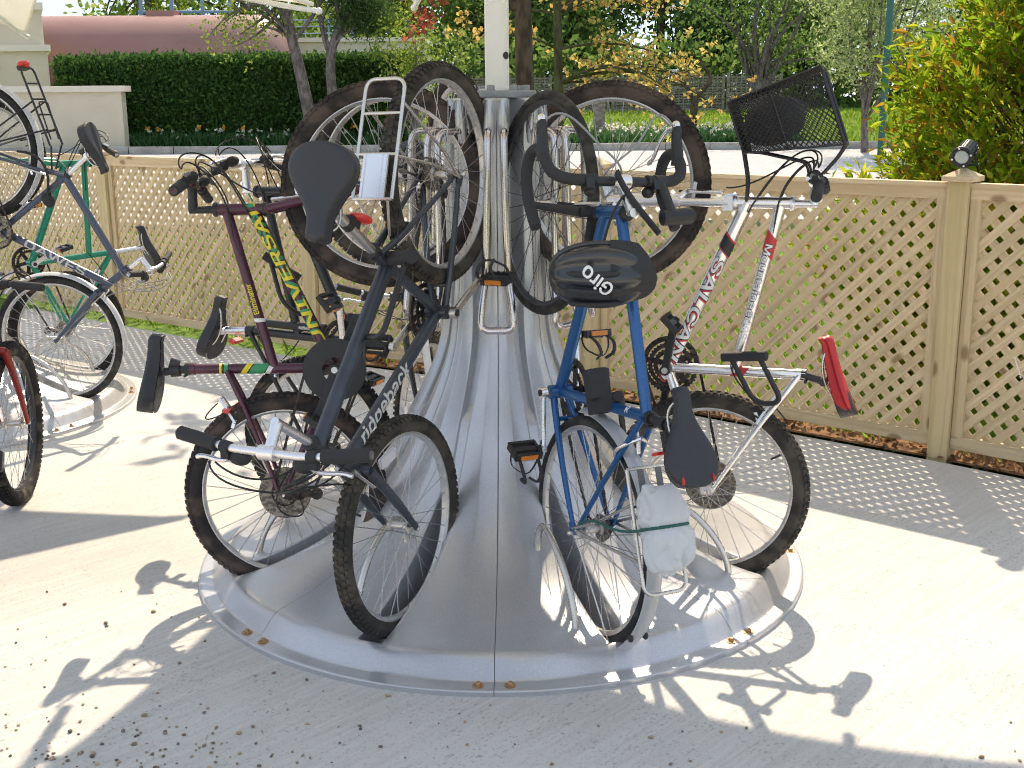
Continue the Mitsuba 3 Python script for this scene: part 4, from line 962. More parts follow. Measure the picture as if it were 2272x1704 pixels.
# white bag bundled on the blue bike's carrier
def bundle(b):
    c = V([-.015, .0, .425])
    def sf(u, v, k=1.):
        th = u*PI; ph = v*2*PI
        d = V([math.cos(th), math.sin(th)*math.cos(ph), math.sin(th)*math.sin(ph)])
        R = V([.118, .078, .062])
        waist = 1-.17*math.exp(-((d[0]*R[0]-.002)/.014)**2)
        f1 = abs(meshkit.noise(d*1.9+9)-.5); f2 = abs(meshkit.noise(d*3.0+27)-.5)
        w = .040*min(1, f1/.14)+.020*min(1, f2/.16)-.04 + .13*(meshkit.noise(d*1.4+5)-.5)
        return c+d*R*waist*k*(1+w*3.2)
    m = grid(sf, np.linspace(0.01, .99, 70), np.linspace(0, 1, 110)); t = thing('plastic_bag', 'white plastic bag bundle strapped on the carrier of the blue bike', 'bag')
    obj('wrap', b.w(m), 'm_bag', t, True)
    core = grid(lambda u, v: sf(u, v, .93), np.linspace(0.01, .99, 24), np.linspace(0, 1, 30)); obj('contents', b.w(core), 'm_decalwhite', t, True)
    ring = [c+(sf(math.acos(.012)/PI, v)-c)*1.03 for v in np.linspace(0, 1, 41)[:-1]]
    t2 = thing('elastic_cord', 'dark green elastic cord tied round the white bag', 'cord')
    obj('loop', b.w(tube(ring, .0042, 8, closed=True)), 'm_cord', t2, 60)
    for e in (1,): 
        obj('strand', b.w(tube(spline([ring[0], c+V([.0, .08, -.05]), V([.02, .08, .20]), V([.006, .073, .02])], 14), .004, 8)), 'm_cord', t2, 60)
bundle(b)

# --- black bike behind on the left, front wheel up
b = Bike('black bike with silver handlebars and a pump, behind the maroon bike', O1, -112.5+AZD, (.765, .345), (.405, 1.338), 0, 0, rw=.330,
         BB=(.428, -.02), cl=(.285, .41), clamp=(.235, .52), nose=(.365, .585), srear=(.105, .575), ttst=(.36, .20), bar=(.885, .60))
b.wheel('rear_wheel', 'm_tyre', ph=.1); b.wheel('front_wheel', 'm_tyredusty', ph=.2)
b.frame('m_blackframe', rt=.0165, rd=.020, rs=.017); b.seat(W=.15, post='m_alu'); b.fork('m_blackframe', 'rigid')
b.cockpit(stem='m_alu', barm='m_polish', wid=.57, lever='m_alu'); b.crank(20, arm='m_alu', ring='m_greasy', pang=60); b.drive(.090); b.brakes(); b.cables()
q0, q1 = b.g['BB']*.78+b.g['cl']*.22+V([.036, -.012, .015]), b.g['BB']*.15+b.g['cl']*.85+V([.036, -.012, .015])
pk = b.add('pump', cat([cyl(q0, q1, .0155, 16), cyl(q0, q0*.86+q1*.14, .019, 16)]), 'm_black'); b.text('enfield', q0*.62+q1*.38, q0, .0155, (0, -1, .2), .012, 'm_decalwhite', .0, parent=pk)
b.add('rear_reflector', box(b.g['cl']*.4+b.g['clamp']*.6+V([-.035, 0, -.02]), (.012, .06, .025)), 'm_redlens')
ulock(b, b.ttst*.5+b.ttop*.5+V([0, -.03, -.02]), (-.6, -.1, -.5), (.3, -.4, .8), .17, .10, 'black shackle lock hooked over the frame of the black bike behind')
# --- black bike behind, front wheel down
b = Bike('black bike hung front wheel down at the far left of the rack, mostly hidden', O1, -157.5+AZD, (.415, 1.375), (.765, .352), 0, 12, rw=.330)
b.wheel('rear_wheel', 'm_tyrebrown', ph=.1); wk = b.wheel('front_wheel', 'm_tyre', ph=.2, reflect=.9)
b.frame('m_blackframe', rt=.0185, rd=.022); b.seat(W=.15, post='m_alu'); b.fork('m_blackframe', 'rigid'); b.cockpit(barm='m_alu', lever='m_alu'); b.crank(60, arm='m_steel', pang=40); b.drive(.09, mech=True); b.brakes(); b.cables()
t = thing('route_card', 'white card stuck between the spokes of the hidden black bike', 'card')
obj('sheet', b.w(box((b.wb-.175, .012, .10), (.10, .002, .20), V([unit([.62, 0, .78]), [0, 1, 0], unit([-.78, 0, .62])]))), 'm_decalwhite', t)

# --- second rack
a2 = math.degrees(AZ2)
b = Bike('grey-blue touring bike hung front wheel down on the left rack, with mudguards and black carrier', POD2, 82.9, (.415, 1.385), (.768, .388), 0, 4, rw=.345, tw=.040,
         BB=(.425, -.05), cl=(.285, .42), clamp=(.232, .565), nose=(.345, .635), srear=(.085, .628), ht=(.835, .52), hl=(.880, .36), bar=(.885, .635))
b.wheel('rear_wheel', 'm_tyreslick', knob=False, ph=.1); b.wheel('front_wheel', 'm_tyreslick', knob=False, ph=.2, reflect=None)
b.frame('m_greyblue', rt=.0185, rd=.0205, rs=.0165); b.seat(W=.165, post='m_alu', split=True); b.fork('m_greyblue', 'rigid', rb=.013)
b.cockpit(stem='m_alu', barm='m_alu', wid=.58, rise=.02, lever='m_alu'); b.crank(-60, arm='m_alu', ring='m_cassette', rings=(.09, .07), pang=20); b.drive(.088); b.brakes('m_alu'); b.cables('m_cablegrey')
b.text('DAWES', b.g['BB'], b.dtop, b.rd, (0, -1, .30), .036, 'm_decalgrey', .14, sx=2.0)
b.guard('rear', 'm_guardwhite', 20, 190, .054, .016, stays=(150, 186), staym='m_black'); b.guard('front', 'm_guardwhite', 62, 205, .054, .016, stays=(195,), staym='m_steel')
ck = carrier(b, 'm_black', None, -.27, .13, .425, .13, ((.05, .16), (-.10, .16)), rungs=(.05, -.03, -.11, -.19), r=.0055, tilt=.015)
b.add('carrier_stay', cat([cyl((.13, e*.055, .425), (.235, e*.02, .36), .005, 8) for e in (-1, 1)]), 'm_black', ck, 40); b.add('spring_clip', tube(rnd([(.10, -.04, .43), (-.09, -.045, .45), (-.09, .045, .45), (.10, .04, .43)], .02, 5), .004, 8), 'm_black', ck, 40)
b.add('rear_light', ball((-.29, -.005, .435), (.020, .045, .026), 2), 'm_redlens', None, 60); b.add('rear_light_housing', box((-.275, -.005, .428), (.022, .075, .030)), 'm_black', None)
b.add('lock_bag', cat([ball(b.g['BB']*.35+b.g['cl']*.65+V([.03, 0, .01]), (.045, .030, .032), 2), tube(spline([b.g['cl']*.7+b.g['BB']*.3+V([.02, -.02, 0]), b.g['cl']+V([-.10, -.05, -.08]), b.g['cl']*.6+V([-.08, -.03, -.02])], 14), .007, 8)]), 'm_blackmatt', None, 50)
b = Bike('teal green bike with silver seat post standing behind the grey-blue bike on the left rack', POD2, 127.9, (.765, .345), (.405, 1.335), 0, 0, rw=.333,
         BB=(.428, -.02), cl=(.29, .43), clamp=(.24, .60), nose=(.37, .655), srear=(.11, .65), ttst=(.33, .29), bar=(.87, .60))
b.wheel('rear_wheel', 'm_tyre', ph=.1); b.wheel('front_wheel', 'm_tyre', ph=.2); b.frame('m_teal', rt=.0165, rd=.0195, rs=.0165)
b.seat(W=.15, post='m_alu'); b.fork('m_teal', 'rigid'); b.cockpit(stem='m_black', barm='m_alu', lever='m_alu'); b.crank(-100, arm='m_alu', pang=60, refl='m_amber'); b.drive(.09); b.brakes(); b.cables()
b.text('IIIIIIII', b.g['BB'], b.g['cl'], b.rs, (0, -1, 0), .018, 'm_decalwhite', .28, sx=1.5)
b = Bike('dark red mountain bike at the left edge, only its front wheel and bars in view', POD2, 0, (0, 0), (0, 1), pose=((-1.87, -.42, .338), (-.113, .993, 0), 1.05), rw=.338, tw=.060)
b.wheel('rear_wheel', 'm_tyre', ph=.1); b.wheel('front_wheel', 'm_tyre', ph=.2, rim='m_rimdark'); b.frame('m_redframe', rt=.018, rd=.021, rs=.0175)
b.seat(W=.15); b.fork('m_redframe', 'rigid'); b.cockpit(barm='m_black', lever='m_black', wid=.46); b.crank(150, arm='m_black', pang=60); b.drive(.09); b.brakes(); b.cables()

# ------------------------------------------------------------------ lattice fence
def fence():
    names = {0: 'lattice fence panel at the far left end', 1: 'lattice fence panel behind the left rack, left of the leftmost post in view', 2: 'lattice fence panel between the leftmost post in view and the post behind the maroon bike',
             3: 'lattice fence panel behind the middle rack', 4: 'lattice fence panel left of the post that carries the spotlight', 5: 'lattice fence panel right of the post that carries the spotlight', 6: 'lattice fence panel beyond the right edge'}
    pn = {1: 'pine fence post at the far left', 2: 'leftmost pine fence post in view, behind the left rack', 3: 'pine fence post behind the maroon bike', 4: 'pine fence post behind the blue bike', 5: 'pine fence post with pyramid cap carrying the spotlight', 6: 'pine fence post outside the right edge', 0: 'pine fence post at the left end', 7: 'pine fence post at the right end'}
    H = 1.245
    for i, p in enumerate(FENCE):
        d = unit(FENCE[min(i+1, 7)]-FENCE[max(i-1, 0)]); t3 = V([d[0], d[1], 0]); R0 = V([t3, np.cross([0, 0, 1], t3), [0, 0, 1]])
        k = thing('fence_post', pn[i], 'fence post')
        m, uv = uvbox((p[0], p[1], .60), (1.30, .092, .092), V([[0, 0, 1], t3, np.cross([0, 0, 1], t3)]), i*1.7)
        obj('shaft', m, WOODS[3], k, False, uv=uv)
        h = .068; z0 = 1.252
        v = V([(-h, -h, z0), (h, -h, z0), (h, h, z0), (-h, h, z0), (-h, -h, z0+.022), (h, -h, z0+.022), (h, h, z0+.022), (-h, h, z0+.022), (0, 0, z0+.060)])
        f = [[0, 2, 1], [0, 3, 2]]
        for a in range(4):
            b_ = (a+1) % 4; f += [[a, b_, 4+b_], [a, 4+b_, 4+a], [4+a, 4+b_, 8]]
        c = trimesh.Trimesh(v, f, process=False); c.vertices = c.vertices @ V([R0[0], R0[1], R0[2]]) + V([p[0], p[1], 0])
        obj('cap', c, WOODS[1], k)
    for i in range(7):
        a, b_ = FENCE[i], FENCE[i+1]; d = unit(b_-a); t = V([d[0], d[1], 0]); nn = V([t[1], -t[0], 0])     # nn points to the racks
        A = V([a[0], a[1], 0])+t*.050; L = np.linalg.norm(b_-a)-.100
        rs = np.random.default_rng(50+i)
        k = thing('fence_panel', names[i], 'fence panel')
        def piece(name, u0, z0, u1, z1, w, th, off, wd, lg=0):
            P, Q = A+t*u0+nn*off+V([0, 0, z0]), A+t*u1+nn*off+V([0, 0, z1]); x = unit(Q-P)
            m, uv = uvbox((P+Q)/2, (np.linalg.norm(Q-P), w, th), V([x, np.cross(nn, x), nn]), rs.uniform(0, 60)); obj(name, m, WOODS[wd], k, False, uv=uv)
        piece('top_rail', 0, 1.200, L, 1.200, .052, .046, .0, 1); piece('rail_cap', -.006, 1.2365, L+.006, 1.2365, .020, .062, .0, 1)
        piece('bottom_rail', 0, .085, L, .085, .058, .046, .0, 2)
        piece('stile', .024, .114, .024, 1.174, .046, .046, .0, 0); piece('stile', L-.024, .114, L-.024, 1.174, .046, .046, .0, 0)
        u0, u1, z0, z1 = .036, L-.036, .100, 1.188; W, Hh = u1-u0, z1-z0; step = .0640*math.sqrt(2)
        for layer, (sg, off) in enumerate(((1, .0052), (-1, -.0052))):
            c = -Hh + step*rs.uniform(.3, .6)
            while c < W:
                if sg > 0: p0 = (max(c, 0), max(-c, 0)); e = min(W-p0[0], Hh-p0[1]); q0 = (p0[0]+e, p0[1]+e)
                else: p0 = (max(c, 0), Hh-max(-c, 0)); e = min(W-p0[0], p0[1]); q0 = (p0[0]+e, p0[1]-e)
                if e > .03: piece('slat', u0+p0[0], z0+p0[1], u0+q0[0], z0+q0[1], .0375+rs.uniform(-.001, .001), .0062, off*.62+rs.uniform(-.0003, .0003), int(rs.integers(0, 3)))
                c += step
fence()
# spotlight on the post
def spotlight():
    p = V([FENCE[5][0], FENCE[5][1], 1.372]); t = thing('spotlight', 'black garden spotlight on the fence post at the right', 'spotlight')
    fwd = unit(V([-.55, -.80, -.28])); R = axes(fwd, (0, 0, 1)); c0 = p+fwd*.055
    def put(m): m.vertices = m.vertices @ V([R[1], R[2], R[0]]) + c0; return m
    body = [lathe([(0, -.135), (.030, -.135), (.036, -.128), (.036, -.012), (.046, -.010), (.046, .004), (.043, .008), (.031, .008), (.030, .002), (0, .002)], 40, 2)]
    for k in range(18):
        a = k*2*PI/18; body.append(box((.037*math.cos(a), .037*math.sin(a), -.072), (.006, .004, .105), V([[math.cos(a), math.sin(a), 0], [-math.sin(a), math.cos(a), 0], [0, 0, 1]])))
    obj('housing', put(cat(body)), 'm_lampbody', t, 35)
    obj('lens', put(ball((0, 0, .002), (.0295, .0295, .0035), 3)), 'm_lampglass', t, 60)
    for k in range(4):
        a = k*PI/2+.25; obj('screw', put(ball((.0395*math.cos(a), .0395*math.sin(a), .008), (.0052, .0052, .003), 1)), 'm_alu', t, 60)
    obj('bracket', cat([tube(rnd([p+fwd*.0-V([0, 0, .040])+R[1]*.0, p-V([0, 0, .058]), p-V([0, 0, .072])], .01, 4), .009, 10), put(cat([bar((sg*.043, 0, -.06), (sg*.043, -.055, -.06), .018, .005, (1, 0, 0)) for sg in (-1, 1)]+[box((0, -.055, -.06), (.09, .005, .018))]))]), 'm_lampbody', t, 40)
spotlight()

# ------------------------------------------------------------------ small things on the ground
def stones():
    rs = np.random.default_rng(3); ms, uvs = [], []
    base = trimesh.creation.icosphere(1)
    pts = []
    for _ in range(620):
        a = rs.random()
        if a < .66: x, y = -1.02+rs.normal()*.36, -1.50+rs.normal()*.20
        elif a < .88: x, y = rs.uniform(-2.2, .1), rs.uniform(-1.7, -.2)
        else: x, y = rs.uniform(-1, 1.6), rs.uniform(-2.0, -1.2)
        if math.hypot(x, y) < 1.09: continue
        pts.append((x, y))
    for x, y in pts:
        r = rs.uniform(.0018, .0050)*(1 if rs.random() < .85 else 1.4); m = base.copy()
        m.vertices *= (1+.5*(meshkit.noise(m.vertices*1.7+rs.random(3)*50)-.5))[:, None]*V([1.25, .95, .7])*r
        m.apply_transform(trimesh.transformations.rotation_matrix(rs.uniform(0, 6), [0, 0, 1])); m.vertices += [x, y, r*.55]
        ms.append(m); uvs.append(np.full((len(m.vertices), 2), rs.random()))
    k = obj('loose_gravel', cat(ms), 'm_gravel', None, True, uv=np.vstack(uvs)); tag(k, 'loose brown pebbles scattered over the concrete', kind='stuff')
stones()
def leaf_obj(name, P, size, m, rs, label=None, parent=None, kind='stuff', **kw):
    me, uv = leaves(P, size, rs, **kw); k = obj(name, me, m, parent, False, uv=uv)
    if kind and parent is None: tag(k, label, kind=kind)
    elif kind: labels[k] = {'label': label or name, 'kind': kind}
    return k
def along_fence(n, lo, hi, rs, k0=0, k1=7):
    out = []
    for _ in range(n):
        i = int(rs.integers(k0, k1)); a, b_ = FENCE[i], FENCE[i+1]; d = unit(b_-a); q = a+(b_-a)*rs.random()+V([-d[1], d[0]])*rs.uniform(lo, hi); out.append(q)
    return V(out)
rs = np.random.default_rng(11)
q = along_fence(1500, -.05, .22, rs, 3); leaf_obj('leaf_litter', np.c_[q, rs.uniform(.005, .02, len(q))], .040, 'm_deadleaf', rs, 'brown dead leaves lying along the foot of the fence', asp=.6)
q = along_fence(26000, .10, 2.6, rs); z = terrain(q[:, 0], q[:, 1])-.02
leaf_obj('grass_verge', np.c_[q, z], .13, 'm_grass', rs, 'bright grass growing behind the lattice fence', asp=.10, dirs=np.tile([0, 0, 1.], (len(q), 1)))
q = np.c_[rs.uniform(-9, 9, 22000), rs.uniform(2, 9.2, 22000)]
ok = [Polygon([tuple(p) for p in FENCE]+[(9, -2), (9, 12), (-9, 12)]).contains(__import__('shapely').Point(*p)) for p in q]; q = q[V(ok)]
leaf_obj('lawn_grass', np.c_[q, terrain(q[:, 0], q[:, 1])-.02], .12, 'm_grass', rs, 'mown grass between the fence and the road', asp=.13, dirs=np.tile([0, 0, 1.], (len(q), 1)))
q = np.c_[rs.uniform(-4, 16, 26000), rs.uniform(20.8, 37, 26000)]
leaf_obj('far_lawn_grass', np.c_[q, terrain(q[:, 0], q[:, 1])-.03], .13, 'm_grass', rs, 'sunlit lawn beyond the road', asp=.3, dirs=np.tile([0, 0, 1.], (len(q), 1)))
# daffodils: beds of leaves with flowers
def bed(x0, x1, y0, y1, n, lab, petals, nf):
    c = np.c_[rs.uniform(x0, x1, n), rs.uniform(y0, y1, n)]; P = np.repeat(c, 12, 0)+rs.normal(size=(n*12, 2))*.05; z = terrain(P[:, 0], P[:, 1])-.02
    leaf_obj('daffodil_leaves', np.c_[P, z], .34, 'm_daffleaf', rs, lab[0], asp=.10, dirs=np.tile([0, 0, 1.15], (len(P), 1)))
    c = np.c_[rs.uniform(x0, x1, nf), rs.uniform(y0, y1, nf)]; P = np.repeat(np.c_[c, terrain(c[:, 0], c[:, 1])+rs.uniform(.24, .42, nf)], 7, 0)
    leaf_obj('daffodil_flowers', P, .050, petals, rs, lab[1], asp=.8)
bed(1.2, 6.4, 20.9, 23.2, 520, ('green daffodil leaves in the bed beyond the road', 'white flowers over the bed beyond the road'), 'm_petal', 260)
bed(-8.0, -2.6, 21.3, 21.9, 260, ('green daffodil leaves at the foot of the hedge', 'white flowers at the foot of the hedge'), 'm_petal', 60)
c = np.c_[rs.uniform(-7.6, -3, 12), rs.uniform(21.3, 21.8, 12)]; leaf_obj('orange_flowers', np.repeat(np.c_[c, terrain(c[:, 0], c[:, 1])+.44], 8, 0), .075, 'm_orangepetal', rs, 'orange tulips at the foot of the hedge', asp=.8)

# ------------------------------------------------------------------ walls and buildings
def boxz(x0, x1, y0, y1, z0, z1): return box(((x0+x1)/2, (y0+y1)/2, (z0+z1)/2), (x1-x0, y1-y0, z1-z0))
t = thing('garden_wall', 'low cream rendered wall with a coping, left of the hedge', 'wall')
obj('panel', boxz(-13.5, -7.80, 21.00, 21.30, .3, 1.90), 'm_cream', t); obj('coping', boxz(-13.55, -7.70, 20.92, 21.38, 1.90, 2.02), 'm_creamtrim', t)
t = thing('cream_building', 'cream rendered building with a stepped cornice at the left edge', 'building')
def skewbox(x1, y0, z0, z1): return prism(Polygon([(-16, y0), (x1, y0), (x1-2.4, y0+6), (-18.4, y0+6)]), z0, z1)
obj('wall', skewbox(-10.42, 24.2, .4, 2.86), 'm_cream', t); obj('upper_wall', skewbox(-10.50, 24.28, 3.0, 3.78), 'm_cream', t)
obj('string_course', skewbox(-10.30, 24.10, 2.86, 3.0), 'm_creamtrim', t); obj('cornice', skewbox(-10.42, 24.18, 3.78, 3.94), 'm_creamtrim', t)
v = obj('vent', boxz(-12.5, -11.72, 24.17, 24.22, 2.36, 2.68), 'm_rail', t)
for z in np.linspace(2.40, 2.64, 5): obj('louvre', box((-12.1, 24.14, z), (.80, .05, .05), axes([1, 0, 0], [0, -.5, 1])), 'm_creamtrim', v)
t = thing('barrel_roof_building', 'long building with a rounded red-brown barrel roof behind the hedge', 'building')
def vault(u, v):
    th = v*PI; x = -14.5+u*8.75; e = max(0, (u-.885)/.115); k = math.sqrt(max(0, 1-e*e))
    return (x, 31.2-1.95*math.cos(th)*k*1.0, 2.12+2.02*math.sin(th)*k**1.0)
obj('roof', grid(vault, np.r_[np.linspace(0, .885, 8), .9, .92, .94, .955, .97, .98, .99, .997, 1.], np.linspace(0, 1, 33)), 'm_brownroof', t, 50)
obj('wall', boxz(-14.5, -6.9, 29.27, 33.1, .4, 2.12), 'm_brownroof', t)
k = obj('roof_vent', cat([boxz(-10.0, -9.2, 30.9, 31.5, 4.08, 4.26)]), 'm_brownroof', t)
obj('vent_leg', cyl((-9.95, 30.95, 3.9), (-9.95, 30.95, 4.1), .03, 8), 'm_rail', k); obj('vent_leg', cyl((-9.25, 30.95, 3.9), (-9.25, 30.95, 4.1), .03, 8), 'm_rail', k)
t = thing('steel_tower', 'grey steel frame tower rising behind the barrel roof', 'tower')
for x in (-11.6, -10.6, -9.6, -8.7): obj('post', cyl((x, 36, .8), (x, 36, 8), .06, 8), 'm_rail', t, 40)
for z in (4.6, 5.1, 5.7, 6.4): obj('beam', cyl((-11.7, 36, z), (-8.6, 36, z), .045, 8), 'm_rail', t, 40)
obj('platform', boxz(-11.8, -8.5, 35.6, 36.6, 4.35, 4.47), 'm_rail', t)
t = thing('beige_building', 'flat roofed beige building with a dark opening, behind the two slim trees', 'building')
obj('wall', boxz(-4.78, -2.2, 32, 36, .6, 3.42), 'm_cream', t); obj('wall', boxz(-6.6, -4.78, 32, 36, 2.98, 3.42), 'm_cream', t); obj('roof_edge', boxz(-6.7, -2.1, 31.92, 36, 3.42, 3.54), 'm_creamtrim', t)
obj('back_wall', boxz(-6.6, -4.78, 35.8, 36, .6, 2.98), 'm_brownroof', t); obj('beam', boxz(-6.6, -4.75, 31.95, 32.1, 2.84, 2.98), 'm_creamtrim', t)
k = thing('roof_railing', 'blue railing on the roof of the beige building', 'railing')
for x in np.linspace(-6.4, -4.3, 4): obj('upright', cyl((x, 32.3, 3.54), (x, 32.3, 4.06), .018, 8), 'm_rail', k, 40)
for z in (3.68, 3.88, 4.06): obj('rail', cyl((-6.5, 32.3, z), (-4.2, 32.3, z), .016, 8), 'm_rail', k, 40)
# far garden fence
for i in range(6):
    x0 = -1.9+i*1.92; zb = float(terrain(0, 36))+.03
    t = thing('hurdle_panel', ['leftmost', 'second', 'third', 'fourth', 'fifth', 'rightmost'][i]+' weathered hurdle panel of the fence across the far lawn', 'fence panel')
    obj('post', boxz(x0-.05, x0+.05, 35.95, 36.05, zb-.2, zb+1.25), 'm_oldwood', t); obj('post', boxz(x0+1.72, x0+1.80, 35.95, 36.05, zb-.2, zb+1.22), 'm_oldwood', t)
    ho = [box((x0+.88, 36-.02*(-1)**j, zb+.08+j*.085), (1.66, .02, .055)) for j in range(13)]
    k = obj('weave', cat(ho), 'm_oldwood', t); labels[k] = {'label': 'thin horizontal laths', 'kind': 'stuff'}
    ve = [box((x0+.12+j*.16, 36, zb+.6), (.035, .05, 1.16+.10*math.sin(PI*(j+.5)/10))) for j in range(10)]
    k = obj('lath', cat(ve), 'm_oldwood', t); labels[k] = {'label': 'thin upright laths', 'kind': 'stuff'}
t = thing('wooden_post', 'grey wooden post standing in the far flower bed', 'post'); obj('shaft', cat([boxz(2.10, 2.33, 21.9, 22.13, .6, 1.66)]), 'm_oldwood', t)
t = thing('lamp_column', 'dark green lamp column behind the yellow-green shrub', 'lamp post')
obj('shaft', cat([cyl((7.12, 18, .3), (7.12, 18, 3.55), .062, 20)]), 'm_greenpole', t, 40); obj('collar', tube([(7.12, 18, 3.42), (7.12, 18, 3.46), (7.12, 18, 3.62), (7.12, 18, 6)], [.062, .10, .10, .085], 20), 'm_greenpole', t, 40)
# parked car far behind
def car(x, y, z, m, label):
    t = thing('parked_car', label, 'car')
    pr_ = [(-1.9, .35), (-1.95, .65), (-1.3, .82), (-.7, 1.30), (.7, 1.36), (1.45, .95), (1.95, .85), (1.98, .35)]
    body = trimesh.creation.extrude_polygon(Polygon(pr_), 1.6, engine='earcut'); vv = body.vertices; s_ = np.where(vv[:, 1] > 1.0, .82, 1.)
    body.vertices = np.stack([vv[:, 0], (vv[:, 2]-.8)*s_, vv[:, 1]], 1)
    a = .9; R = V([[math.cos(a), math.sin(a), 0], [-math.sin(a), math.cos(a), 0], [0, 0, 1]])
    def up(q): q = q.copy(); q.vertices = q.vertices @ R + V([x, y, z]); return q
    obj('body', up(body), m, t, 30)
    for s_ in (-1, 1):
        w = trimesh.creation.extrude_polygon(Polygon([(-1.05, .90), (-.65, 1.24), (.65, 1.29), (1.2, .95)]), .02, engine='earcut'); vv = w.vertices; w.vertices = np.stack([vv[:, 0], s_*(.79-.13*(vv[:, 1]-.82)/.45)+vv[:, 2]-.01, vv[:, 1]], 1); obj('window', up(w), 'm_black', t)
        for xx in (-1.2, 1.25): obj('wheel', up(tube([(xx, s_*.62, .31), (xx, s_*.82, .31)], .31, 20)), 'm_tyre', t, 40)
car(6.7, 41, float(terrain(0, 41)), 'm_white', 'white car parked behind the far hurdle fence')

# ------------------------------------------------------------------ plants
def clumps(c, rad, n, rs, shell=.55, floor=None):
    d = rs.normal(size=(n, 3)); d /= np.linalg.norm(d, axis=1, keepdims=True); r = (shell+(1-shell)*rs.random(n))[:, None]
    return V(c)+d*r*V(rad)
def crown(C, rad, k, m, rs, size, per, spread, t, name='crown', asp=.55, up=0., shell=.5, label=None):
    P = np.vstack([clumps(c, r, n, rs, shell) for c, r, n in zip(C, rad, k)])
    Q = np.repeat(P, per, 0); Q = Q+rs.normal(size=Q.shape)*spread
    me, uv = leaves(Q, size, rs, asp=asp, up=up); obj(name, me, m, t, False, uv=uv); return P
def limbs(start, targets, r0, rs, sag=.1):
    out = []
    for q in targets:
        s = start[int(rs.integers(0, len(start)))] if isinstance(start, list) else start
        s = V(s, float); q = V(q, float); mid = s*.45+q*.55+rs.normal(size=3)*np.linalg.norm(q-s)*.07+V([0, 0, sag*np.linalg.norm(q-s)])
        out.append(tube(spline([s, mid, q], 9), np.linspace(r0, r0*.18, 9), 6))
    return out
def tree(name, label, trunk, r0, C, rad, k, m, size, per, spread, seed, bk='m_bark', nl=14, asp=.55, up=0., shell=.45, cat_='tree', lr=.35):
    rs = np.random.default_rng(seed); t = thing(name, label, cat_)
    tr = spline(trunk, 18) if len(trunk) > 2 else np.linspace(trunk[0], trunk[1], 10)
    tr = V(tr)
    P = crown(C, rad, k, m, rs, size, per, spread, t, asp=asp, up=up, shell=shell)
    st = [tr[int(len(tr)*f)] for f in (.55, .7, .85)]+[tr[-1]]
    pick = P[rs.choice(len(P), min(nl, len(P)), replace=False)]
    obj('trunk', cat([tube(tr, np.linspace(r0, r0*.5, len(tr)), 12)]+limbs(st, pick, r0*lr, rs)), bk, t, 60)
    return t, P
# hedge
rs = np.random.default_rng(21)
t = thing('laurel_hedge', 'clipped dark green hedge between the cream wall and the road', 'hedge')
def hedge(x0, x1, y0, y1, z0, z1, n, nm='foliage'):
    w = [(x1-x0)*(z1-z0), (x1-x0)*(y1-y0), (y1-y0)*(z1-z0)*1.]; P = []
    for f, c in zip((0, 1, 2), (n*V(w)/sum(w)).astype(int)):
        a, b_ = rs.random(c), rs.random(c); j = rs.normal(size=c)*.06
        if f == 0: P.append(np.c_[x0+(x1-x0)*a, y0+j, z0+(z1-z0)*b_])
        if f == 1: P.append(np.c_[x0+(x1-x0)*a, y0+(y1-y0)*b_, z1+j])
        if f == 2: P.append(np.c_[np.where(rs.random(c) < .5, x0, x1)+j, y0+(y1-y0)*a, z0+(z1-z0)*b_])
    P = np.vstack(P); P += (.10*(meshkit.fbm(P*1.2, 3)-.5))[:, None]*V([0, -1.5, 1.2])
    me, uv = leaves(P, .12, rs, asp=.48, up=.35); obj(nm, me, 'm_laurel', t, False, uv=uv)
hedge(-9.5, -1.9, 22.1, 23.4, .7, 2.56, 24000)
obj('core', boxz(-9.32, -2.05, 22.28, 23.3, .6, 2.42), 'm_hedgecore', t)
# slim trees before the hedge
tree('slim_tree', 'slim leaning tree with sparse yellow-green leaves, left of the two before the hedge', [(-3.80, 21.2, .5), (-3.98, 21.2, 1.55), (-4.15, 21.2, 2.5), (-4.40, 21.3, 3.6), (-4.5, 21.4, 5)], .15,
     [(-4.9, 21, 3.6), (-5.4, 21.2, 3.0), (-4.2, 21.3, 4.2)], [(1.0, .7, .8), (.7, .6, .5), (1.2, .8, .8)], [80, 40, 90], 'm_lime', .085, 9, .14, 31, 'm_barkgrey', 26)
tree('pine_tree', 'small tree with a dense dark crown before the hedge', [(-3.55, 21.2, .5), (-3.45, 21.2, 1.8), (-3.40, 21.2, 2.8), (-3.05, 21.2, 3.5), (-2.9, 21.2, 4.3)], .13,
     [(-2.95, 21.2, 3.55), (-3.25, 21.2, 4.35), (-2.6, 21.2, 3.35)], [(.62, .6, .55), (.95, .8, .8), (.45, .5, .42)], [150, 220, 90], 'm_darkgreen', .10, 26, .10, 32, 'm_barkgrey', 20, asp=.22)
# chestnut right behind the rack
t, P = tree('chestnut_tree', 'tree with a stout brown trunk and large drooping leaves behind the white pole', [(.235, 5.2, -.1), (.215, 5.2, 1.2), (.20, 5.2, 2.3), (.16, 5.15, 3.2), (.10, 5.1, 4.4)], .088,
     [(-.15, 5.1, 3.5), (-.55, 5.0, 2.75), (.5, 5.4, 3.7)], [(1.2, 1.0, .8), (.30, .4, .45), (.8, .8, .7)], [60, 13, 40], 'm_chestnut', .20, 7, .055, 33, 'm_bark', 30, asp=.42, up=-.55, lr=.42)
rs = np.random.default_rng(34); q = clumps((-.42, 5.15, 2.55), (.42, .4, .55), 34, rs, .2); me, uv = leaves(np.repeat(q, 16, 0)+rs.normal(size=(34*16, 3))*.045, .055, rs, asp=.7); obj('blossom', me, 'm_redflower', t, False, uv=uv)
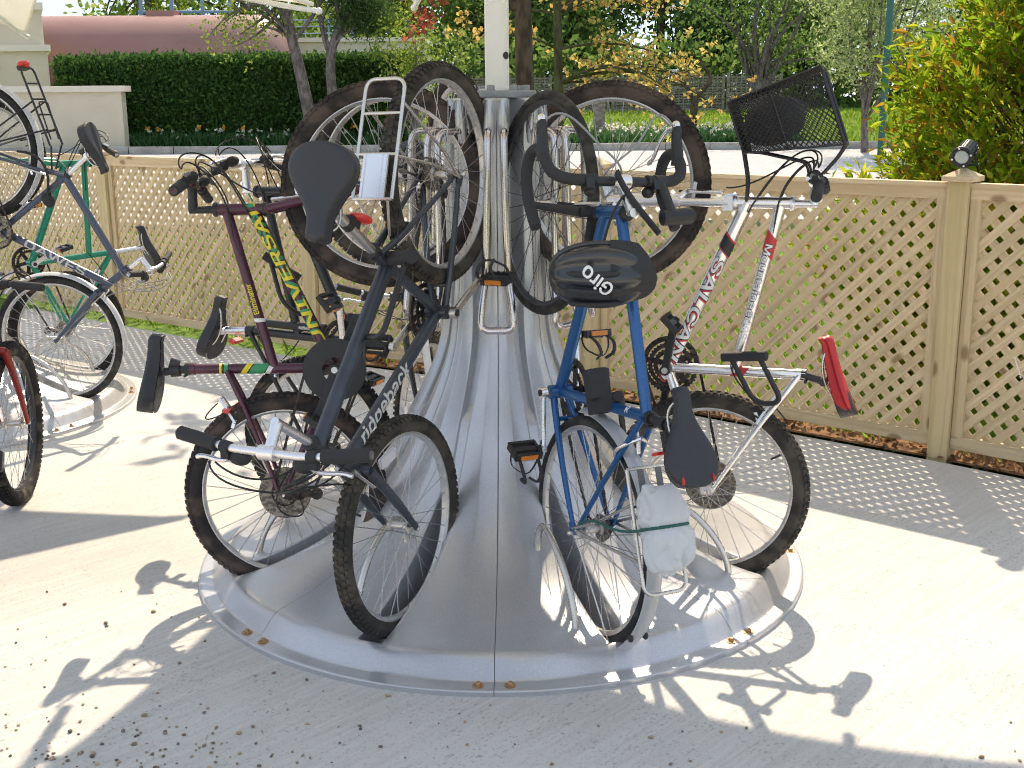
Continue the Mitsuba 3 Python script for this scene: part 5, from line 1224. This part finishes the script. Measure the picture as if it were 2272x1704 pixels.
# maple with amber young leaves
def maple():
    rs = np.random.default_rng(35); t = thing('maple_tree', 'slender tree with sprays of amber young leaves behind the rack', 'tree'); D = 8.4
    tr = spline([(.66, D, .1), (.64, D, 1.4), (.62, D, 2.6), (.66, D, 4.5)], 14); W = [tube(tr, np.linspace(.055, .035, 14), 10)]; P = []
    for i in range(34):
        s = tr[int(rs.integers(5, 13))]; a = rs.uniform(-.9, .9) if rs.random() < .8 else rs.uniform(2.2, 4); L = rs.uniform(.7, 1.75); dz = rs.uniform(-.35, .30)
        e = s+V([math.cos(a)*L, math.sin(a)*L*.7, dz*L+.12]); m = (s+e)/2+V([0, 0, .10*L])+rs.normal(size=3)*.05
        br = spline([s, m, e], 16); W.append(tube(br, np.linspace(.017, .004, 16), 6))
        for j in range(int(5+L*7)):
            k0 = br[int(rs.integers(4, 16))]; d = rs.normal(size=3)*V([.22, .22, .12])*L*.8; q = k0+d; W.append(tube([k0, q], [.0045, .002], 4)); P.append(q)
            if rs.random() < .5: P.append(k0+d*.6)
    P = V(P); Q = np.repeat(P, 7, 0)+rs.normal(size=(len(P)*7, 3))*.022
    me, uv = leaves(Q, .050, rs, asp=.8, up=-.2); obj('crown', me, 'm_amberleaf', t, False, uv=uv); obj('trunk', cat(W), 'm_barkgreen', t, 60)
maple()
# pollard with a forked top, and bushes along the far lawn
t = thing('pollard_tree', 'small bare forked tree on the far lawn', 'tree')
obj('trunk', cat([tube(spline([(4.62, 24, .7), (4.60, 24, 1.3), (4.62, 24, 1.72)], 8), np.linspace(.10, .085, 8), 10), tube(spline([(4.62, 24, 1.66), (4.5, 24, 1.85), (4.36, 24, 2.05), (4.48, 24, 2.5)], 10), np.linspace(.07, .03, 10), 8), tube(spline([(4.62, 24, 1.68), (4.76, 24, 1.85), (4.98, 24, 2.15), (4.85, 24, 2.35), (4.72, 24, 2.6)], 10), np.linspace(.07, .03, 10), 8)]), 'm_bark', t, 60)
tree('spreading_tree', 'wide tree with several dark stems fanning out beyond the basket', [(6.2, 24, .6), (6.15, 24, 1.6), (6.1, 24, 2.2)], .20,
     [(5.3, 24, 3.9), (6.6, 24, 4.2), (7.6, 24, 3.8), (6.2, 24, 3.0), (7.2, 24.2, 2.9)], [(1.0, .9, .9), (1.0, .9, .8), (.9, .9, .9), (.9, .6, .6), (.7, .6, .5)], [70, 70, 60, 50, 40], 'm_midgreen', .09, 15, .17, 36, 'm_barkgrey', 22, lr=.33)
tree('lime_shrub', 'light yellow-green bush at the right end of the hedge', [(-1.75, 20.4, .3), (-1.7, 20.4, 1.2)], .06, [(-1.75, 20.5, 1.9), (-1.2, 20.6, 2.4), (-1.9, 20.6, 2.9)], [(.75, .6, .8), (.7, .6, .8), (.7, .6, .7)], [80, 70, 60], 'm_lime', .085, 12, .10, 37, 'm_barkgrey', 24, cat_='shrub')
tree('pale_tree', 'pale silvery green tree behind the lamp column', [(7.3, 19.5, .4), (7.2, 19.5, 1.8)], .09, [(7.1, 19.5, 2.6), (6.8, 19.6, 3.7), (8.2, 19.4, 3.2), (7.8, 19.4, 4.2)], [(.95, .8, .9), (.9, .8, .8), (1., .8, 1.), (1., .8, .8)], [150, 140, 140, 120], 'm_palegreen', .095, 20, .13, 38, 'm_barkgrey', 16, asp=.35)
# bright shrub behind the fence on the right
def shrub(name, label, blobs, n, seed, size=.085):
    rs = np.random.default_rng(seed); t = thing(name, label, 'shrub'); St, Lf, D, Old = [], [], [], []
    for c, r, w in blobs:
        for _ in range(int(n*w)):
            d = rs.normal(size=3); d /= np.linalg.norm(d); e = V(c)+d*V(r)*(.5+.5*rs.random()**.5)
            b0 = V([c[0]+d[0]*.25*r[0], c[1]+d[1]*.25*r[1], max(.1, e[2]-rs.uniform(.3, .8))]); u = unit(e-b0+V([0, 0, .25]))
            if rs.random() < .22: St.append(tube([b0, (b0+e)/2+rs.normal(size=3)*.03, e], [.007, .005, .002], 4))
            for k in range(15):
                f = k/14; p = b0*(.45-.45*f)+e*(.55+.45*f)
                (Lf if rs.random() < .965 else Old).append(p+rs.normal(size=3)*.016); a = k*2.4
                side = unit(np.cross(u, [math.cos(a), math.sin(a), .3])); 
                if len(D) < len(Lf): D.append(side*.9+u*.75)
    L = V(Lf); me, uv = leaves(L, size, rs, asp=.30, dirs=V(D)*1.5, bend=.25); obj('foliage', me, 'm_yellowshrub', t, False, uv=uv)
    O = V(Old); me, uv = leaves(O, .05, rs, asp=.6); obj('brown_leaves', me, 'm_deadleaf', t, False, uv=uv)
    obj('stems', cat(St), 'm_bark', t, 50); return t
shrub('yellow_shrub', 'large bright yellow-green shrub behind the fence at the right', [((2.75, 2.8, .75), (1.05, .7, .70), .6), ((3.30, 3.1, 1.50), (1.10, .8, .85), .75), ((3.85, 3.2, 2.35), (1.15, .8, .95), .8), ((4.6, 2.8, 1.5), (1.1, .9, 1.2), .6), ((3.9, 1.9, .65), (1.0, .5, .60), .4), ((2.55, 2.3, .45), (.65, .4, .5), .25)], 1150, 41)
rs = np.random.default_rng(43); P = np.c_[rs.uniform(-6, 32, 16000), rs.uniform(38.5, 42.5, 16000), rs.random(16000)**1.3*2.6]; P[:, 2] = P[:, 2]*(.55+.75*meshkit.fbm(P*V([.5, .5, 0]), 3))+terrain(P[:, 0], P[:, 1])
leaf_obj('undergrowth', P, .30, 'm_midgreen', rs, 'undergrowth filling the foot of the woodland', asp=.6)
# woodland behind
WD = [(-16, 52, 7, 'm_lime'), (-12.5, 56, 8, 'm_midgreen'), (-9, 58, 6.2, 'm_lime'), (-6.3, 50, 6.6, 'm_midgreen'), (-3.4, 46, 7.5, 'm_lime'), (-1.0, 50, 8.5, 'm_midgreen'), (1.6, 47, 9, 'm_darkgreen'), (4.2, 50, 9.5, 'm_darkgreen'), (6.8, 47, 9, 'm_midgreen'), (9.4, 50, 9.5, 'm_darkgreen'), (12, 46, 9, 'm_midgreen'), (14.8, 48, 9, 'm_darkgreen'), (17.8, 46, 9, 'm_midgreen'), (21, 44, 8.5, 'm_darkgreen'), (3.0, 43.5, 5, 'm_midgreen'), (8.2, 43, 5, 'm_darkgreen'), (11.5, 42, 5.5, 'm_midgreen'), (-.4, 44, 4.6, 'm_midgreen'), (5.6, 55, 11, 'm_darkgreen'), (11, 56, 11, 'm_darkgreen'), (1, 56, 11, 'm_darkgreen')]
ORD = ['first', 'second', 'third', 'fourth', 'fifth', 'sixth', 'seventh', 'eighth', 'ninth', 'tenth', 'eleventh', 'twelfth', 'thirteenth', 'fourteenth', 'fifteenth', 'sixteenth', 'seventeenth', 'eighteenth', 'nineteenth', 'twentieth', 'twenty-first']
order = sorted(range(len(WD)), key=lambda i: WD[i][0]/(WD[i][1]+4))
for rank, i in enumerate(order):
    x, y, h, m = WD[i]; z = float(terrain(x, y)); rs = np.random.default_rng(60+i); w = h*.30
    C = [(x+rs.normal()*w*.45, y+rs.normal()*w*.3, z+h*f) for f in (.28, .42, .55, .7, .85)]; rr = [(w*q, w*q, h*.15) for q in (.75, .95, 1., .85, .55)]
    nm = {'m_lime': 'light green', 'm_midgreen': 'mid green', 'm_darkgreen': 'dark green'}[m]
    tree('woodland_tree', f'{nm} woodland tree, {ORD[rank]} from the left of the trees in the background', [(x, y, z-.2), (x+.1, y, z+h*.4), (x, y, z+h*.8)], .22, C, rr, [46, 60, 64, 50, 26], m, .30, 11, .42, 80+i, 'm_bark', 14, shell=.35)
